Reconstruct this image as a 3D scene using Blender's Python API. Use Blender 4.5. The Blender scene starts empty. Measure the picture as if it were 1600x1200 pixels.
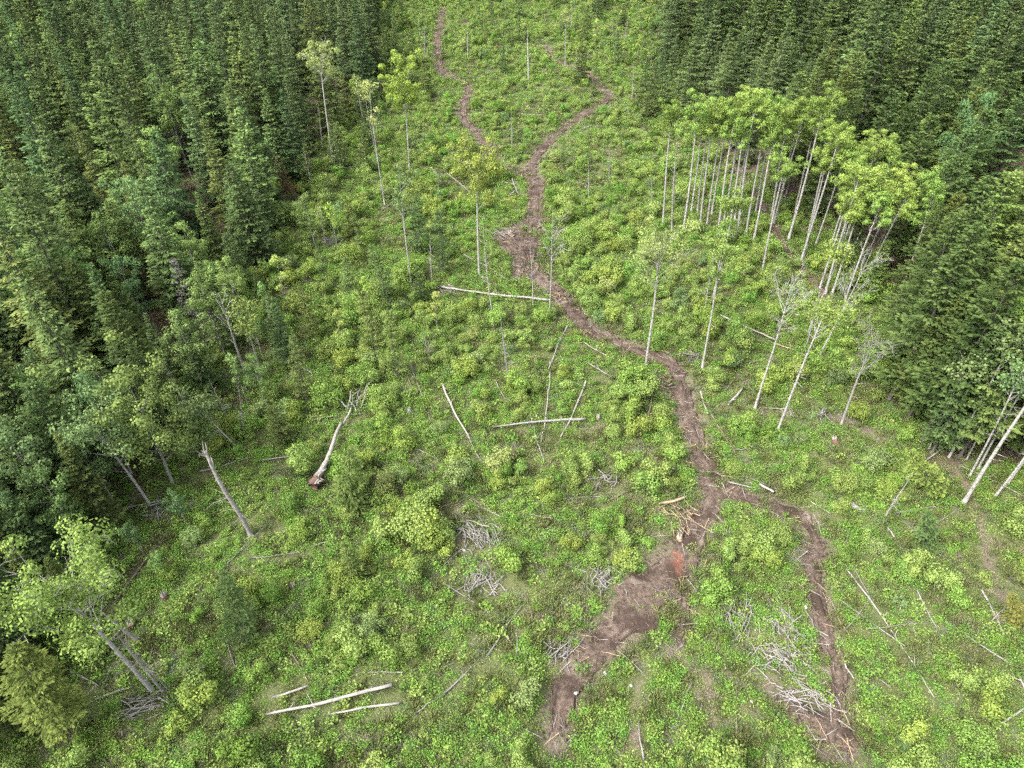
import bpy, math, random
import numpy as np
from mathutils import Vector, Matrix, Quaternion

random.seed(7)
rng = np.random.default_rng(7)
scene = bpy.context.scene
C = scene.collection

# ------------------------------------------------------------------ camera, sky, sun, exposure
CAM_H = 55.0
PITCH = math.radians(40.0)
FPX = 1600 * 24 / 36.0
cd = bpy.data.cameras.new('drone_camera')
cam = bpy.data.objects.new('drone_camera', cd); C.objects.link(cam)
cd.lens = 24; cd.sensor_width = 36; cd.clip_start = 0.5; cd.clip_end = 12000
cam.location = (0, 0, CAM_H)
cam.rotation_euler = (math.pi / 2 - PITCH, 0, 0)
scene.camera = cam

SUN_EL, SUN_AZ = math.radians(50), math.radians(-122)   # azimuth from +Y towards +X: from the left, slightly behind the camera
w = bpy.data.worlds.new('World'); scene.world = w; w.use_nodes = True
nt = w.node_tree; nt.nodes.clear()
sky = nt.nodes.new('ShaderNodeTexSky'); sky.sky_type = 'NISHITA'; sky.sun_disc = False
sky.sun_elevation = SUN_EL; sky.sun_rotation = SUN_AZ
sky.air_density = 1.0; sky.dust_density = 4.0; sky.ozone_density = 1.0
hsv = nt.nodes.new('ShaderNodeHueSaturation'); hsv.inputs['Saturation'].default_value = 0.3   # cloud cover: an almost white sky
bg = nt.nodes.new('ShaderNodeBackground'); bg.inputs['Strength'].default_value = 0.15
wo = nt.nodes.new('ShaderNodeOutputWorld')
nt.links.new(sky.outputs[0], hsv.inputs['Color']); nt.links.new(hsv.outputs[0], bg.inputs['Color']); nt.links.new(bg.outputs[0], wo.inputs[0])
sl = bpy.data.lights.new('sun', 'SUN'); sl.energy = 1.5; sl.angle = math.radians(24); sl.color = (1.0, 0.95, 0.87)
sun = bpy.data.objects.new('sun', sl); C.objects.link(sun)
sd = Vector((math.sin(SUN_AZ) * math.cos(SUN_EL), math.cos(SUN_AZ) * math.cos(SUN_EL), math.sin(SUN_EL)))
sun.rotation_euler = sd.to_track_quat('Z', 'Y').to_euler(); sun.location = (0, 0, 120)
scene.view_settings.view_transform = 'Standard'; scene.view_settings.look = 'None'
scene.view_settings.gamma = 1.0; scene.view_settings.use_curve_mapping = False
scene.view_settings.exposure = 2.32
cy = scene.cycles
cy.max_bounces = 5; cy.diffuse_bounces = 3; cy.glossy_bounces = 1; cy.transmission_bounces = 3; cy.transparent_max_bounces = 4
cy.caustics_reflective = False; cy.caustics_refractive = False
cy.use_denoising = False
cy.use_adaptive_sampling = True; cy.adaptive_threshold = 0.03

# ------------------------------------------------------------------ where things stand
SP, CP = math.sin(PITCH), math.cos(PITCH)
def ray(u, v):
    a, b = (u - 800) / FPX, (600 - v) / FPX
    return a, CP + b * SP, -SP + b * CP
def spot(u, v):
    """the place on the ground that the photograph shows at (u, v)"""
    x, y, z = ray(u, v); t = CAM_H / -z
    return x * t, y * t
def top_at(u, v, Y):
    x, y, z = ray(u, v); t = Y / y
    return Vector((x * t, Y, CAM_H + z * t))
def proj(x, y, z):
    """world to photograph, to know what is in view"""
    dz = z - CAM_H
    d = y * CP - dz * SP; up = y * SP + dz * CP
    d = np.maximum(d, 1e-3)
    return 800 + FPX * x / d, 600 - FPX * up / d, d

_tab = np.random.default_rng(3).random((256, 256))
def vn(x, y, s, seed=0):
    x = np.asarray(x, float) / s + seed * 17.31; y = np.asarray(y, float) / s + seed * 41.7
    xi = np.floor(x).astype(int); yi = np.floor(y).astype(int)
    fx = x - xi; fy = y - yi; fx = fx * fx * (3 - 2 * fx); fy = fy * fy * (3 - 2 * fy)
    a = _tab[xi & 255, yi & 255]; b = _tab[(xi + 1) & 255, yi & 255]
    c = _tab[xi & 255, (yi + 1) & 255]; d = _tab[(xi + 1) & 255, (yi + 1) & 255]
    return (a * (1 - fx) + b * fx) * (1 - fy) + (c * (1 - fx) + d * fx) * fy
def gz(x, y):
    return 1.1 * (vn(x, y, 24, 1) - .5) + .5 * (vn(x, y, 7, 2) - .5) + .22 * (vn(x, y, 2.2, 3) - .5)

LEFT_PX = [(560, -60), (585, 10), (600, 110), (592, 150), (545, 190), (505, 240), (468, 315), (448, 350), (425, 420), (400, 500),
           (380, 570), (345, 640), (275, 745), (215, 795), (180, 850), (110, 900), (75, 980), (70, 1060), (20, 1150), (-60, 1260)]
RIGHT_PX = [(1040, -60), (1040, 10), (1030, 100), (1042, 178), (1085, 240), (1150, 295), (1225, 335), (1290, 410), (1340, 510), (1365, 590),
            (1390, 665), (1425, 720), (1500, 735), (1590, 780), (1650, 860), (1740, 980), (1860, 1200)]
LE = np.array([spot(*p) for p in LEFT_PX]); LE = LE[np.argsort(LE[:, 1])]
RE = np.array([spot(*p) for p in RIGHT_PX]); RE = RE[np.argsort(RE[:, 1])]
def edge_in(x, y):
    """metres into the forest (positive) from the edge of the clearing"""
    wob = 2.5 * (vn(x, y, 9, 9) - .5)
    l = np.interp(y, LE[:, 1], LE[:, 0]) - x
    r = x - np.interp(y, RE[:, 1], RE[:, 0])
    return np.maximum(np.maximum(l, r) + wob, (y - 320))

# tracks: photo points and width in metres
TRACKS = {
 'main': ([(868, 1160), (878, 1100), (915, 1035), (965, 985), (1000, 943), (1030, 905), (1060, 868), (1090, 820), (1112, 775), (1105, 730),
           (1090, 690), (1072, 640), (1062, 602), (1050, 575), (1019, 560), (969, 541), (925, 524), (898, 494), (874, 464), (842, 437),
           (824, 406), (833, 380), (836, 347), (838, 300), (837, 278), (810, 268), (776, 251), (764, 232), (746, 212), (729, 192), (724, 171),
           (731, 151), (730, 134), (712, 122), (692, 114), (687, 94), (684, 70), (688, 40), (692, 10)],
          [2.2, 2.3, 2.7, 3.7, 4.3, 4.3, 3.7, 3.0, 2.9, 2.9, 2.8, 2.8, 2.8, 2.8, 2.7, 2.7, 3.0, 3.4, 3.4, 3.2, 3.2, 3.6, 3.4, 3.8, 4.2] + [2.6] * 14),
 'fork': ([(835, 276), (830, 262), (837, 248), (847, 232), (867, 215), (894, 195), (918, 178), (942, 163), (951, 152), (938, 138), (918, 118), (892, 108), (862, 92), (852, 70)],
          [3.0, 2.6, 2.6, 2.6, 2.6, 2.6, 2.6, 2.8, 3.0, 2.8, 2.4, 2.0, 1.6, 1.2]),
 'spur': ([(834, 345), (815, 358), (800, 382), (810, 405), (808, 440)], [2.6, 5.0, 6.2, 3.0, 1.4]),
 'right': ([(1112, 742), (1132, 757), (1171, 775), (1212, 788), (1249, 800), (1269, 820), (1281, 850), (1267, 877), (1269, 905), (1279, 940), (1289, 972),
            (1295, 1005), (1306, 1030), (1313, 1060), (1313, 1095), (1305, 1125), (1300, 1180)],
           [2.6, 2.6, 2.6, 2.6, 2.2, 1.8, 2.2, 2.6, 2.0, 2.4, 2.2, 2.0, 1.9, 1.8, 1.7, 2.0, 2.0]),
 'rut': ([(1076, 905), (1072, 930), (1069, 955), (1066, 985), (1058, 1015)], [1.0, 1.7, 1.6, 1.3, .8]),
 'corner': ([(1196, 1074), (1225, 1092), (1258, 1112), (1300, 1140), (1330, 1180)], [1.2, 2.4, 2.8, 3.2, 3.2]),
 'wood': ([(1150, 262), (1172, 292), (1200, 340), (1216, 371), (1240, 405), (1264, 431), (1292, 468)], [1.5] * 7),
}
FADED = [([(985, 990), (993, 1030), (995, 1070), (990, 1170)], 1.3), ([(1050, 1020), (1085, 1045), (1105, 1075), (1112, 1150)], 1.7),
         ([(1110, 1060), (1160, 1050), (1205, 1075)], 1.5), ([(1250, 800), (1300, 800)], 1.8), ([(530, 960), (480, 1010), (455, 1040)], 1.0),
         ([(1310, 650), (1350, 665), (1395, 690)], 2.2), ([(720, 790), (725, 840), (700, 880)], 1.3), ([(1485, 725), (1505, 760), (1532, 805), (1545, 850), (1552, 890), (1572, 930), (1600, 975)], 1.8), ([(1540, 825), (1580, 850), (1625, 880)], 1.5)]
def resample(P, W, step):
    P = np.array(P, float); W = np.array(W, float)
    d = np.r_[0, np.cumsum(np.hypot(*np.diff(P, axis=0).T))]
    # Catmull-Rom through the points
    n = max(2, int(d[-1] / step)); s = np.linspace(0, d[-1], n)
    k = np.clip(np.searchsorted(d, s, side='right') - 1, 0, len(P) - 2)
    t = ((s - d[k]) / (d[k + 1] - d[k]))[:, None]
    p0 = P[np.maximum(k - 1, 0)]; p1 = P[k]; p2 = P[k + 1]; p3 = P[np.minimum(k + 2, len(P) - 1)]
    Q = .5 * (2 * p1 + (p2 - p0) * t + (2 * p0 - 5 * p1 + 4 * p2 - p3) * t ** 2 + (3 * p1 - p0 - 3 * p2 + p3) * t ** 3)
    return Q, np.interp(s, d, W)
TR = {k: resample([spot(*p) for p in pts], np.array(W) * np.interp(np.arange(len(W)), [0, 12, 22], [1, .95, .84] if k == 'main' else [.86, .86, .86]), .35) for k, (pts, W) in TRACKS.items()}
FD = [resample([spot(*p) for p in pts], [W] * len(pts), .5) for pts, W in FADED]
def near_lines(x, y, lines):
    """signed metres outside the nearest track edge (negative on the track)"""
    out = np.full(np.shape(x), 99.)
    for Q, W in lines:
        Q = Q[::3]; W = W[::3]
        lo = Q.min(0) - 8; hi = Q.max(0) + 8
        m = (x > lo[0]) & (x < hi[0]) & (y > lo[1]) & (y < hi[1])
        if not m.any(): continue
        xx, yy = x[m], y[m]; best = np.full(xx.shape, 99.)
        for i in range(0, len(xx), 4000):
            dd = np.hypot(xx[i:i + 4000, None] - Q[None, :, 0], yy[i:i + 4000, None] - Q[None, :, 1]) - W[None, :] * .5
            best[i:i + 4000] = dd.min(1)
        out[m] = np.minimum(out[m], best)
    return out
TLINES = list(TR.values())

# ------------------------------------------------------------------ materials
def new_mat(name):
    m = bpy.data.materials.new(name); m.use_nodes = True
    t = m.node_tree; t.nodes.clear()
    return m, t, t.nodes, t.links
def mixc(N, L, fac, a, b):
    n = N.new('ShaderNodeMix'); n.data_type = 'RGBA'
    for sock, v in ((n.inputs[0], fac), (n.inputs[6], a), (n.inputs[7], b)):
        if isinstance(v, (tuple, list)): sock.default_value = (*v, 1) if len(v) == 3 else v
        elif isinstance(v, (int, float)): sock.default_value = v
        else: L.new(v, sock)
    return n.outputs[2]
def ramp(N, L, src, lo, hi):
    n = N.new('ShaderNodeMapRange'); n.inputs['From Min'].default_value = lo; n.inputs['From Max'].default_value = hi
    L.new(src, n.inputs['Value']); return n.outputs[0]
def noise(N, L, scale, detail=4, co=None, rough=.55):
    n = N.new('ShaderNodeTexNoise'); n.inputs['Scale'].default_value = scale; n.inputs['Detail'].default_value = detail; n.inputs['Roughness'].default_value = rough
    if co is not None: L.new(co, n.inputs['Vector'])
    return n.outputs['Fac']
def leaf_mat(name, dark, light, trans=.3, hue=.02, val=.25):
    m, t, N, L = new_mat(name)
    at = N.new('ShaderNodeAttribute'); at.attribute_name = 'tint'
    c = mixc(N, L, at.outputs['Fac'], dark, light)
    oi = N.new('ShaderNodeObjectInfo')
    mul = N.new('ShaderNodeMix'); mul.data_type = 'RGBA'; mul.blend_type = 'MULTIPLY'; mul.inputs[0].default_value = 1
    L.new(c, mul.inputs[6]); L.new(oi.outputs['Color'], mul.inputs[7])
    h = N.new('ShaderNodeHueSaturation'); L.new(mul.outputs[2], h.inputs['Color'])
    r = N.new('ShaderNodeMapRange'); r.inputs['To Min'].default_value = .5 - hue; r.inputs['To Max'].default_value = .5 + hue
    L.new(oi.outputs['Random'], r.inputs['Value']); L.new(r.outputs[0], h.inputs['Hue'])
    wn = N.new('ShaderNodeTexWhiteNoise'); wn.noise_dimensions = '1D'; L.new(oi.outputs['Random'], wn.inputs['W'])
    r2 = N.new('ShaderNodeMapRange'); r2.inputs['To Min'].default_value = 1 - val; r2.inputs['To Max'].default_value = 1 + val
    L.new(wn.outputs['Value'], r2.inputs['Value']); L.new(r2.outputs[0], h.inputs['Value'])
    d = N.new('ShaderNodeBsdfDiffuse'); L.new(h.outputs[0], d.inputs[0])
    tr = N.new('ShaderNodeBsdfTranslucent'); L.new(h.outputs[0], tr.inputs[0])
    mx = N.new('ShaderNodeMixShader'); mx.inputs[0].default_value = trans
    L.new(d.outputs[0], mx.inputs[1]); L.new(tr.outputs[0], mx.inputs[2])
    o = N.new('ShaderNodeOutputMaterial'); L.new(mx.outputs[0], o.inputs[0])
    return m
def bark_mat(name, a, b, dark, scale=3.0, amount=.5):
    m, t, N, L = new_mat(name)
    tc = N.new('ShaderNodeTexCoord')
    mp = N.new('ShaderNodeMapping'); mp.inputs['Scale'].default_value = (1, 1, 2.2); L.new(tc.outputs['Object'], mp.inputs[0])
    f = noise(N, L, scale, 5, mp.outputs[0]); c = mixc(N, L, ramp(N, L, f, .35, .65), a, b)
    f2 = noise(N, L, scale * 1.7, 3, mp.outputs[0], .7)
    c = mixc(N, L, ramp(N, L, f2, 1 - amount, 1.06 - amount), c, dark)
    p = N.new('ShaderNodeBsdfPrincipled'); p.inputs['Roughness'].default_value = .85; p.inputs['Specular IOR Level'].default_value = .2
    L.new(c, p.inputs['Base Color'])
    bp = N.new('ShaderNodeBump'); bp.inputs['Strength'].default_value = .4; bp.inputs['Distance'].default_value = .03
    L.new(f2, bp.inputs['Height']); L.new(bp.outputs[0], p.inputs['Normal'])
    o = N.new('ShaderNodeOutputMaterial'); L.new(p.outputs[0], o.inputs[0])
    return m
M = {}
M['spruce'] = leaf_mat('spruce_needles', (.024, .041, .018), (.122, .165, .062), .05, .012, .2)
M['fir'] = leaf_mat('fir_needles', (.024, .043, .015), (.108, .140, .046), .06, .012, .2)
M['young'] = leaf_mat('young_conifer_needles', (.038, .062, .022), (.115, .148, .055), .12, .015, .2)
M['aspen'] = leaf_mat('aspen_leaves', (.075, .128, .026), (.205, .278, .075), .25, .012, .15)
M['birch'] = leaf_mat('birch_leaves', (.050, .090, .032), (.135, .188, .072), .2, .018, .2)
M['olive'] = leaf_mat('olive_leaves', (.11, .14, .045), (.26, .30, .10), .25, .01, .15)
M['shrub'] = leaf_mat('shrub_leaves', (.080, .130, .028), (.212, .275, .078), .25, .010, .10)
M['herb'] = leaf_mat('herb_leaves', (.056, .116, .020), (.160, .262, .054), .25, .015, .25)
M['grass'] = leaf_mat('grass_blades', (.075, .100, .032), (.150, .170, .066), .3, .025, .25)
M['straw'] = leaf_mat('dry_grass', (.11, .095, .058), (.20, .178, .115), .25, .015, .25)
M['rust'] = leaf_mat('rusty_dead_needles', (.075, .035, .02), (.15, .075, .035), .1, .02, .2)
M['dead_needles'] = leaf_mat('grey_dead_twigs', (.085, .075, .072), (.17, .155, .150), .05, .01, .15)
M['bark_dark'] = bark_mat('conifer_bark', (.045, .038, .032), (.08, .07, .062), (.022, .018, .015), 3, .4)
M['bark_white'] = bark_mat('aspen_bark', (.175, .168, .152), (.26, .252, .232), (.045, .04, .035), 2.2, .44)
M['bark_grey'] = bark_mat('grey_bark', (.12, .112, .10), (.20, .19, .178), (.045, .04, .035), 2.5, .4)
M['wood_pale'] = bark_mat('bleached_wood', (.16, .146, .128), (.245, .23, .21), (.06, .053, .045), 2.5, .36)
M['wood_grey'] = bark_mat('weathered_wood', (.12, .112, .105), (.21, .20, .19), (.05, .045, .04), 3, .4)
M['wood_brown'] = bark_mat('brown_wood', (.085, .062, .048), (.15, .115, .09), (.04, .03, .025), 3, .4)
M['wood_yellow'] = bark_mat('freshly_torn_wood', (.20, .145, .085), (.29, .225, .145), (.09, .065, .045), 3, .4)
M['wood_red'] = bark_mat('reddish_rotten_wood', (.085, .05, .04), (.13, .08, .062), (.05, .028, .022), 4, .45)
M['wood_orange'] = bark_mat('orange_torn_wood', (.42, .20, .07), (.55, .30, .12), (.2, .1, .05), 4, .4)
M['stone'] = bark_mat('pale_stone', (.20, .195, .185), (.28, .275, .265), (.10, .095, .09), 3, .35)

def ground_mat():
    m, t, N, L = new_mat('clearing_floor')
    tc = N.new('ShaderNodeTexCoord'); co = tc.outputs['Object']
    n1 = noise(N, L, .18, 5, co); n2 = noise(N, L, 1.1, 6, co, .65); n3 = noise(N, L, 5, 6, co, .7)
    c = mixc(N, L, ramp(N, L, n2, .38, .62), (.040, .062, .018), (.075, .098, .030))
    c = mixc(N, L, ramp(N, L, n3, .50, .62), c, (.080, .066, .042))
    n5 = noise(N, L, 17, 5, co, .75); c = mixc(N, L, ramp(N, L, n5, .5, .62), c, (.105, .098, .055)); c = mixc(N, L, ramp(N, L, n5, .46, .36), c, (.026, .030, .014))
    c = mixc(N, L, ramp(N, L, n1, .5, .68), c, (.080, .082, .036))
    at = N.new('ShaderNodeAttribute'); at.attribute_name = 'bare'
    ad = N.new('ShaderNodeMath'); ad.operation = 'ADD'; L.new(at.outputs['Fac'], ad.inputs[0])
    r = N.new('ShaderNodeMapRange'); r.inputs['From Min'].default_value = .3; r.inputs['From Max'].default_value = .7; r.inputs['To Min'].default_value = -.4; r.inputs['To Max'].default_value = .4
    L.new(n2, r.inputs['Value']); L.new(r.outputs[0], ad.inputs[1])
    soil = mixc(N, L, ramp(N, L, n3, .4, .62), (.075, .058, .046), (.130, .112, .078))
    c = mixc(N, L, ramp(N, L, ad.outputs[0], .4, .75), c, soil)
    af = N.new('ShaderNodeAttribute'); af.attribute_name = 'litter'
    lit = mixc(N, L, ramp(N, L, n3, .35, .65), (.040, .030, .020), (.085, .064, .046))
    c = mixc(N, L, af.outputs['Fac'], c, lit)
    p = N.new('ShaderNodeBsdfPrincipled'); p.inputs['Roughness'].default_value = .95; p.inputs['Specular IOR Level'].default_value = .1
    L.new(c, p.inputs['Base Color'])
    bp = N.new('ShaderNodeBump'); bp.inputs['Strength'].default_value = .8; bp.inputs['Distance'].default_value = .12
    L.new(n3, bp.inputs['Height']); L.new(bp.outputs[0], p.inputs['Normal'])
    o = N.new('ShaderNodeOutputMaterial'); L.new(p.outputs[0], o.inputs[0])
    return m
def soil_mat(name='track_soil', k=.37):
    m, t, N, L = new_mat(name)
    tc = N.new('ShaderNodeTexCoord'); co = tc.outputs['Object']
    n1 = noise(N, L, .5, 5, co); n2 = noise(N, L, 2.6, 7, co, .7); n3 = noise(N, L, 11, 5, co, .7)
    c = mixc(N, L, ramp(N, L, n2, .40, .60), tuple(k * q for q in (.085, .058, .044)), tuple(k * q for q in (.240, .176, .136)))
    c = mixc(N, L, ramp(N, L, n3, .5, .68), c, tuple(k * q for q in (.30, .235, .19)))
    c = mixc(N, L, ramp(N, L, n1, .56, .66), c, tuple(k * q for q in (.30, .24, .19)))
    n4 = noise(N, L, .33, 4, co); c = mixc(N, L, ramp(N, L, n4, .50, .60), c, tuple(k * q for q in (.095, .064, .050)))
    at = N.new('ShaderNodeAttribute'); at.attribute_name = 'red'
    c = mixc(N, L, at.outputs['Fac'], c, (.20, .075, .045))
    p = N.new('ShaderNodeBsdfPrincipled'); p.inputs['Roughness'].default_value = .95; p.inputs['Specular IOR Level'].default_value = .15
    L.new(c, p.inputs['Base Color'])
    bp = N.new('ShaderNodeBump'); bp.inputs['Strength'].default_value = 1; bp.inputs['Distance'].default_value = .12
    L.new(n2, bp.inputs['Height']); L.new(bp.outputs[0], p.inputs['Normal'])
    o = N.new('ShaderNodeOutputMaterial'); L.new(p.outputs[0], o.inputs[0])
    return m
M['ground'] = ground_mat(); M['soil'] = soil_mat()

# ------------------------------------------------------------------ mesh helpers
class MB:
    """collects quads; build() makes ONE mesh"""
    def __init__(s): s.V = []; s.F = []; s.T = []; s.n = 0
    def quads(s, P, tint):
        k = len(P)
        s.V.append(np.asarray(P, float).reshape(-1, 3)); s.F.append(np.arange(4 * k).reshape(k, 4) + s.n)
        s.T.append(np.repeat(np.asarray(tint, float), 4)); s.n += 4 * k
    def tube(s, P, R, sides=6, tint=.5, cap=True, rough=0.):
        P = np.asarray(P, float); n = len(P); R = np.broadcast_to(np.asarray(R, float), (n,))
        T = np.gradient(P, axis=0); T /= np.linalg.norm(T, axis=1)[:, None] + 1e-9
        ref = np.array([0, 0, 1.]) if abs(T[0, 2]) < .9 else np.array([1., 0, 0])
        A = np.cross(T, ref); A /= np.linalg.norm(A, axis=1)[:, None] + 1e-9
        B = np.cross(T, A)
        an = np.arange(sides) * 2 * math.pi / sides
        rr = R[:, None] * (1 + rough * (rng.random((n, sides)) - .5))
        V = P[:, None] + rr[..., None] * (np.cos(an)[None, :, None] * A[:, None] + np.sin(an)[None, :, None] * B[:, None])
        V = V.reshape(-1, 3)
        i = np.arange(n - 1)[:, None] * sides; j = np.arange(sides)[None]; j2 = (j + 1) % sides
        F = np.stack([i + j, i + j2, i + sides + j2, i + sides + j], -1).reshape(-1, 4)
        if cap:
            m = len(V); V = np.vstack([V, P[0], P[-1]])
            for b, c in ((0, m), ((n - 1) * sides, m + 1)):
                q = np.arange(0, sides, 2)
                F = np.vstack([F, np.stack([np.full(len(q), c), b + q, b + (q + 1) % sides, b + (q + 2) % sides], -1)])
        s.V.append(V); s.F.append(F + s.n); s.T.append(np.full(len(V), tint)); s.n += len(V)
    def mesh(s, name, mat, smooth=False):
        V = np.vstack(s.V).astype(np.float32); F = np.vstack(s.F).astype(np.int32); T = np.concatenate(s.T).astype(np.float32)
        return raw_mesh(name, V, F, mat, smooth, {'tint': T})
def raw_mesh(name, V, F, mat, smooth=False, attrs={}):
    me = bpy.data.meshes.new(name); nf, k = F.shape
    me.vertices.add(len(V)); me.vertices.foreach_set('co', np.ascontiguousarray(V, np.float32).ravel())
    me.loops.add(nf * k); me.loops.foreach_set('vertex_index', np.ascontiguousarray(F, np.int32).ravel())
    me.polygons.add(nf); me.polygons.foreach_set('loop_start', np.arange(0, nf * k, k, dtype=np.int32))
    if smooth: me.polygons.foreach_set('use_smooth', np.ones(nf, bool))
    for a, v in attrs.items():
        at = me.attributes.new(a, 'FLOAT', 'POINT'); at.data.foreach_set('value', np.ascontiguousarray(v, np.float32))
    me.materials.append(mat); me.update(calc_edges=True)
    return me
def leaves(mb, Cn, D, size, width=.5, tint=None, flat=.0, nrm=None):
    """leaf blades: centre base Cn, direction D (unit), length, width ratio"""
    k = len(Cn); size = np.broadcast_to(np.asarray(size, float), (k,))[:, None]
    U = rng.normal(size=(k, 3)); U[:, 2] += flat * 2
    if nrm is not None: U = nrm + rng.normal(size=(k, 3)) * .32
    S = np.cross(D, U); S /= np.linalg.norm(S, axis=1)[:, None] + 1e-9
    wv = S * size * width * .5
    P = np.stack([Cn, Cn + D * size * .5 + wv, Cn + D * size, Cn + D * size * .5 - wv], 1)
    mb.quads(P, rng.random(k) if tint is None else np.clip(tint, 0, 1))
def puff(mb, c, n, r, leaf, width=.8, squash=.75):
    """one leafy clump: leaves lying over a lumpy dome, a few inside"""
    v = unit(rng.normal(size=(n, 3)) + [0, 0, .35])
    rad = r * (.55 + .55 * rng.random(n) ** .6)[:, None]
    P = c + v * rad * np.array([1, 1, squash])
    D = unit(np.cross(v, rng.normal(size=(n, 3))) + v * .25)
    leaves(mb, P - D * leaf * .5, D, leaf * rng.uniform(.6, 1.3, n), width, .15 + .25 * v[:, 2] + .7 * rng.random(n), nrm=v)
def unit(a): return a / (np.linalg.norm(a, axis=-1, keepdims=True) + 1e-9)
def obj(name, me, parent=None, loc=None, color=None):
    o = bpy.data.objects.new(name, me); C.objects.link(o)
    if parent is not None: o.parent = parent
    if loc is not None: o.location = loc
    if color is not None: o.color = (*color, 1)
    return o
def empty(name, loc):
    o = bpy.data.objects.new(name, None); C.objects.link(o); o.location = loc; o.empty_display_size = .3
    return o
def tag(o, label, cat, group=None):
    o['label'] = label; o['category'] = cat
    if group: o['group'] = group
    return o

# ------------------------------------------------------------------ ground and tracks
def axis(lo, hi, step, far):
    a = np.arange(lo, hi + step, step); out = []; d = step; v = a[-1]
    while v < far: d *= 1.5; v += d; out.append(v)
    b = []; d = step; v = a[0]
    while v > -far: d *= 1.5; v -= d; b.append(v)
    return np.r_[b[::-1], a, out]
X = axis(-170, 190, .95, 5000); Y = axis(8, 300, .95, 5000)
GX, GY = np.meshgrid(X, Y); gx, gy = GX.ravel(), GY.ravel()
inner = (np.abs(gx) < 260) & (gy > -20) & (gy < 360)
tn = np.full(gx.shape, 99.); tn[inner] = near_lines(gx[inner], gy[inner], TLINES)
fn = np.full(gx.shape, 99.); fn[inner] = near_lines(gx[inner], gy[inner], FD)
G = gz(gx, gy) - .18 * np.clip(1 - tn / .6, 0, 1)
bare = np.clip(1.0 - tn / 1.6, 0, 1) * .7
bare = np.maximum(bare, np.clip(.8 - (fn + .4) / 1.1, 0, .75))
ei = edge_in(gx, gy); litter = np.clip((ei + 1) / 5, 0, 1)
nx = len(X); ii = np.arange(nx - 1)[None] + nx * np.arange(len(Y) - 1)[:, None]
F = np.stack([ii, ii + 1, ii + nx + 1, ii + nx], -1).reshape(-1, 4)
ground = obj('ground', raw_mesh('ground', np.stack([gx, gy, G], 1), F, M['ground'], True, {'bare': bare, 'litter': litter}))
ground['kind'] = 'structure'
RED = np.array(spot(1062, 876))
def track(key, name):
    Q, W = TR[key]; T = unit(np.gradient(Q, axis=0)); Nn = np.stack([-T[:, 1], T[:, 0]], 1)
    n = len(Q); cols = 21; c = np.linspace(-1, 1, cols)
    s = np.arange(n) * .35
    wl = W * .5 * (.95 + .8 * (vn(s, s * 0 + 5, 2.5, 11) - .5) + .35 * (vn(s, s * 0 + 9, .9, 12) - .5))
    wr = W * .5 * (.95 + .8 * (vn(s, s * 0 + 25, 2.5, 13) - .5) + .35 * (vn(s, s * 0 + 29, .9, 14) - .5))
    off = np.where(c[None] < 0, c[None] * wl[:, None], c[None] * wr[:, None]) * 1.25 * .86
    P = Q[:, None] + off[..., None] * Nn[:, None]
    x, y = P[..., 0], P[..., 1]
    a = np.abs(c) * 1.25
    prof = -.13 * np.exp(-((a - .5) / .2) ** 2) + .10 * np.exp(-((a - .95) / .14) ** 2)
    nzz = .22 * (vn(x, y, 1.3, 21) - .5) + .14 * (vn(x, y, .6, 22) - .5)
    z = gz(x, y) + .10 + prof[None] + nzz - (np.clip((a[None] - .88 + .7 * (vn(x, y, .9, 23) - .5)) / .3, 0, 2) * .55)
    k = np.minimum(np.minimum(np.arange(n), n - 1 - np.arange(n)) * .35 / 1.5, 1)[:, None]
    z -= (1 - k) * .45
    V = np.stack([x, y, z], -1).reshape(-1, 3)
    i = np.arange(n - 1)[:, None] * cols + np.arange(cols - 1)[None]
    F = np.stack([i, i + 1, i + cols + 1, i + cols], -1).reshape(-1, 4)
    rd = np.hypot((V[:, 0] - RED[0]) / 1.0, (V[:, 1] - RED[1]) / 1.7)
    red = np.clip(.7 - rd + 1.6 * (vn(V[:, 0], V[:, 1], .5, 31) - .5), 0, .36) * (key == 'main')
    o = obj(name, raw_mesh(name, V, F, M['soil'], True, {'red': red})); o['kind'] = 'structure'
    return o
for k in TRACKS: track(k, 'dirt_track')

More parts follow.
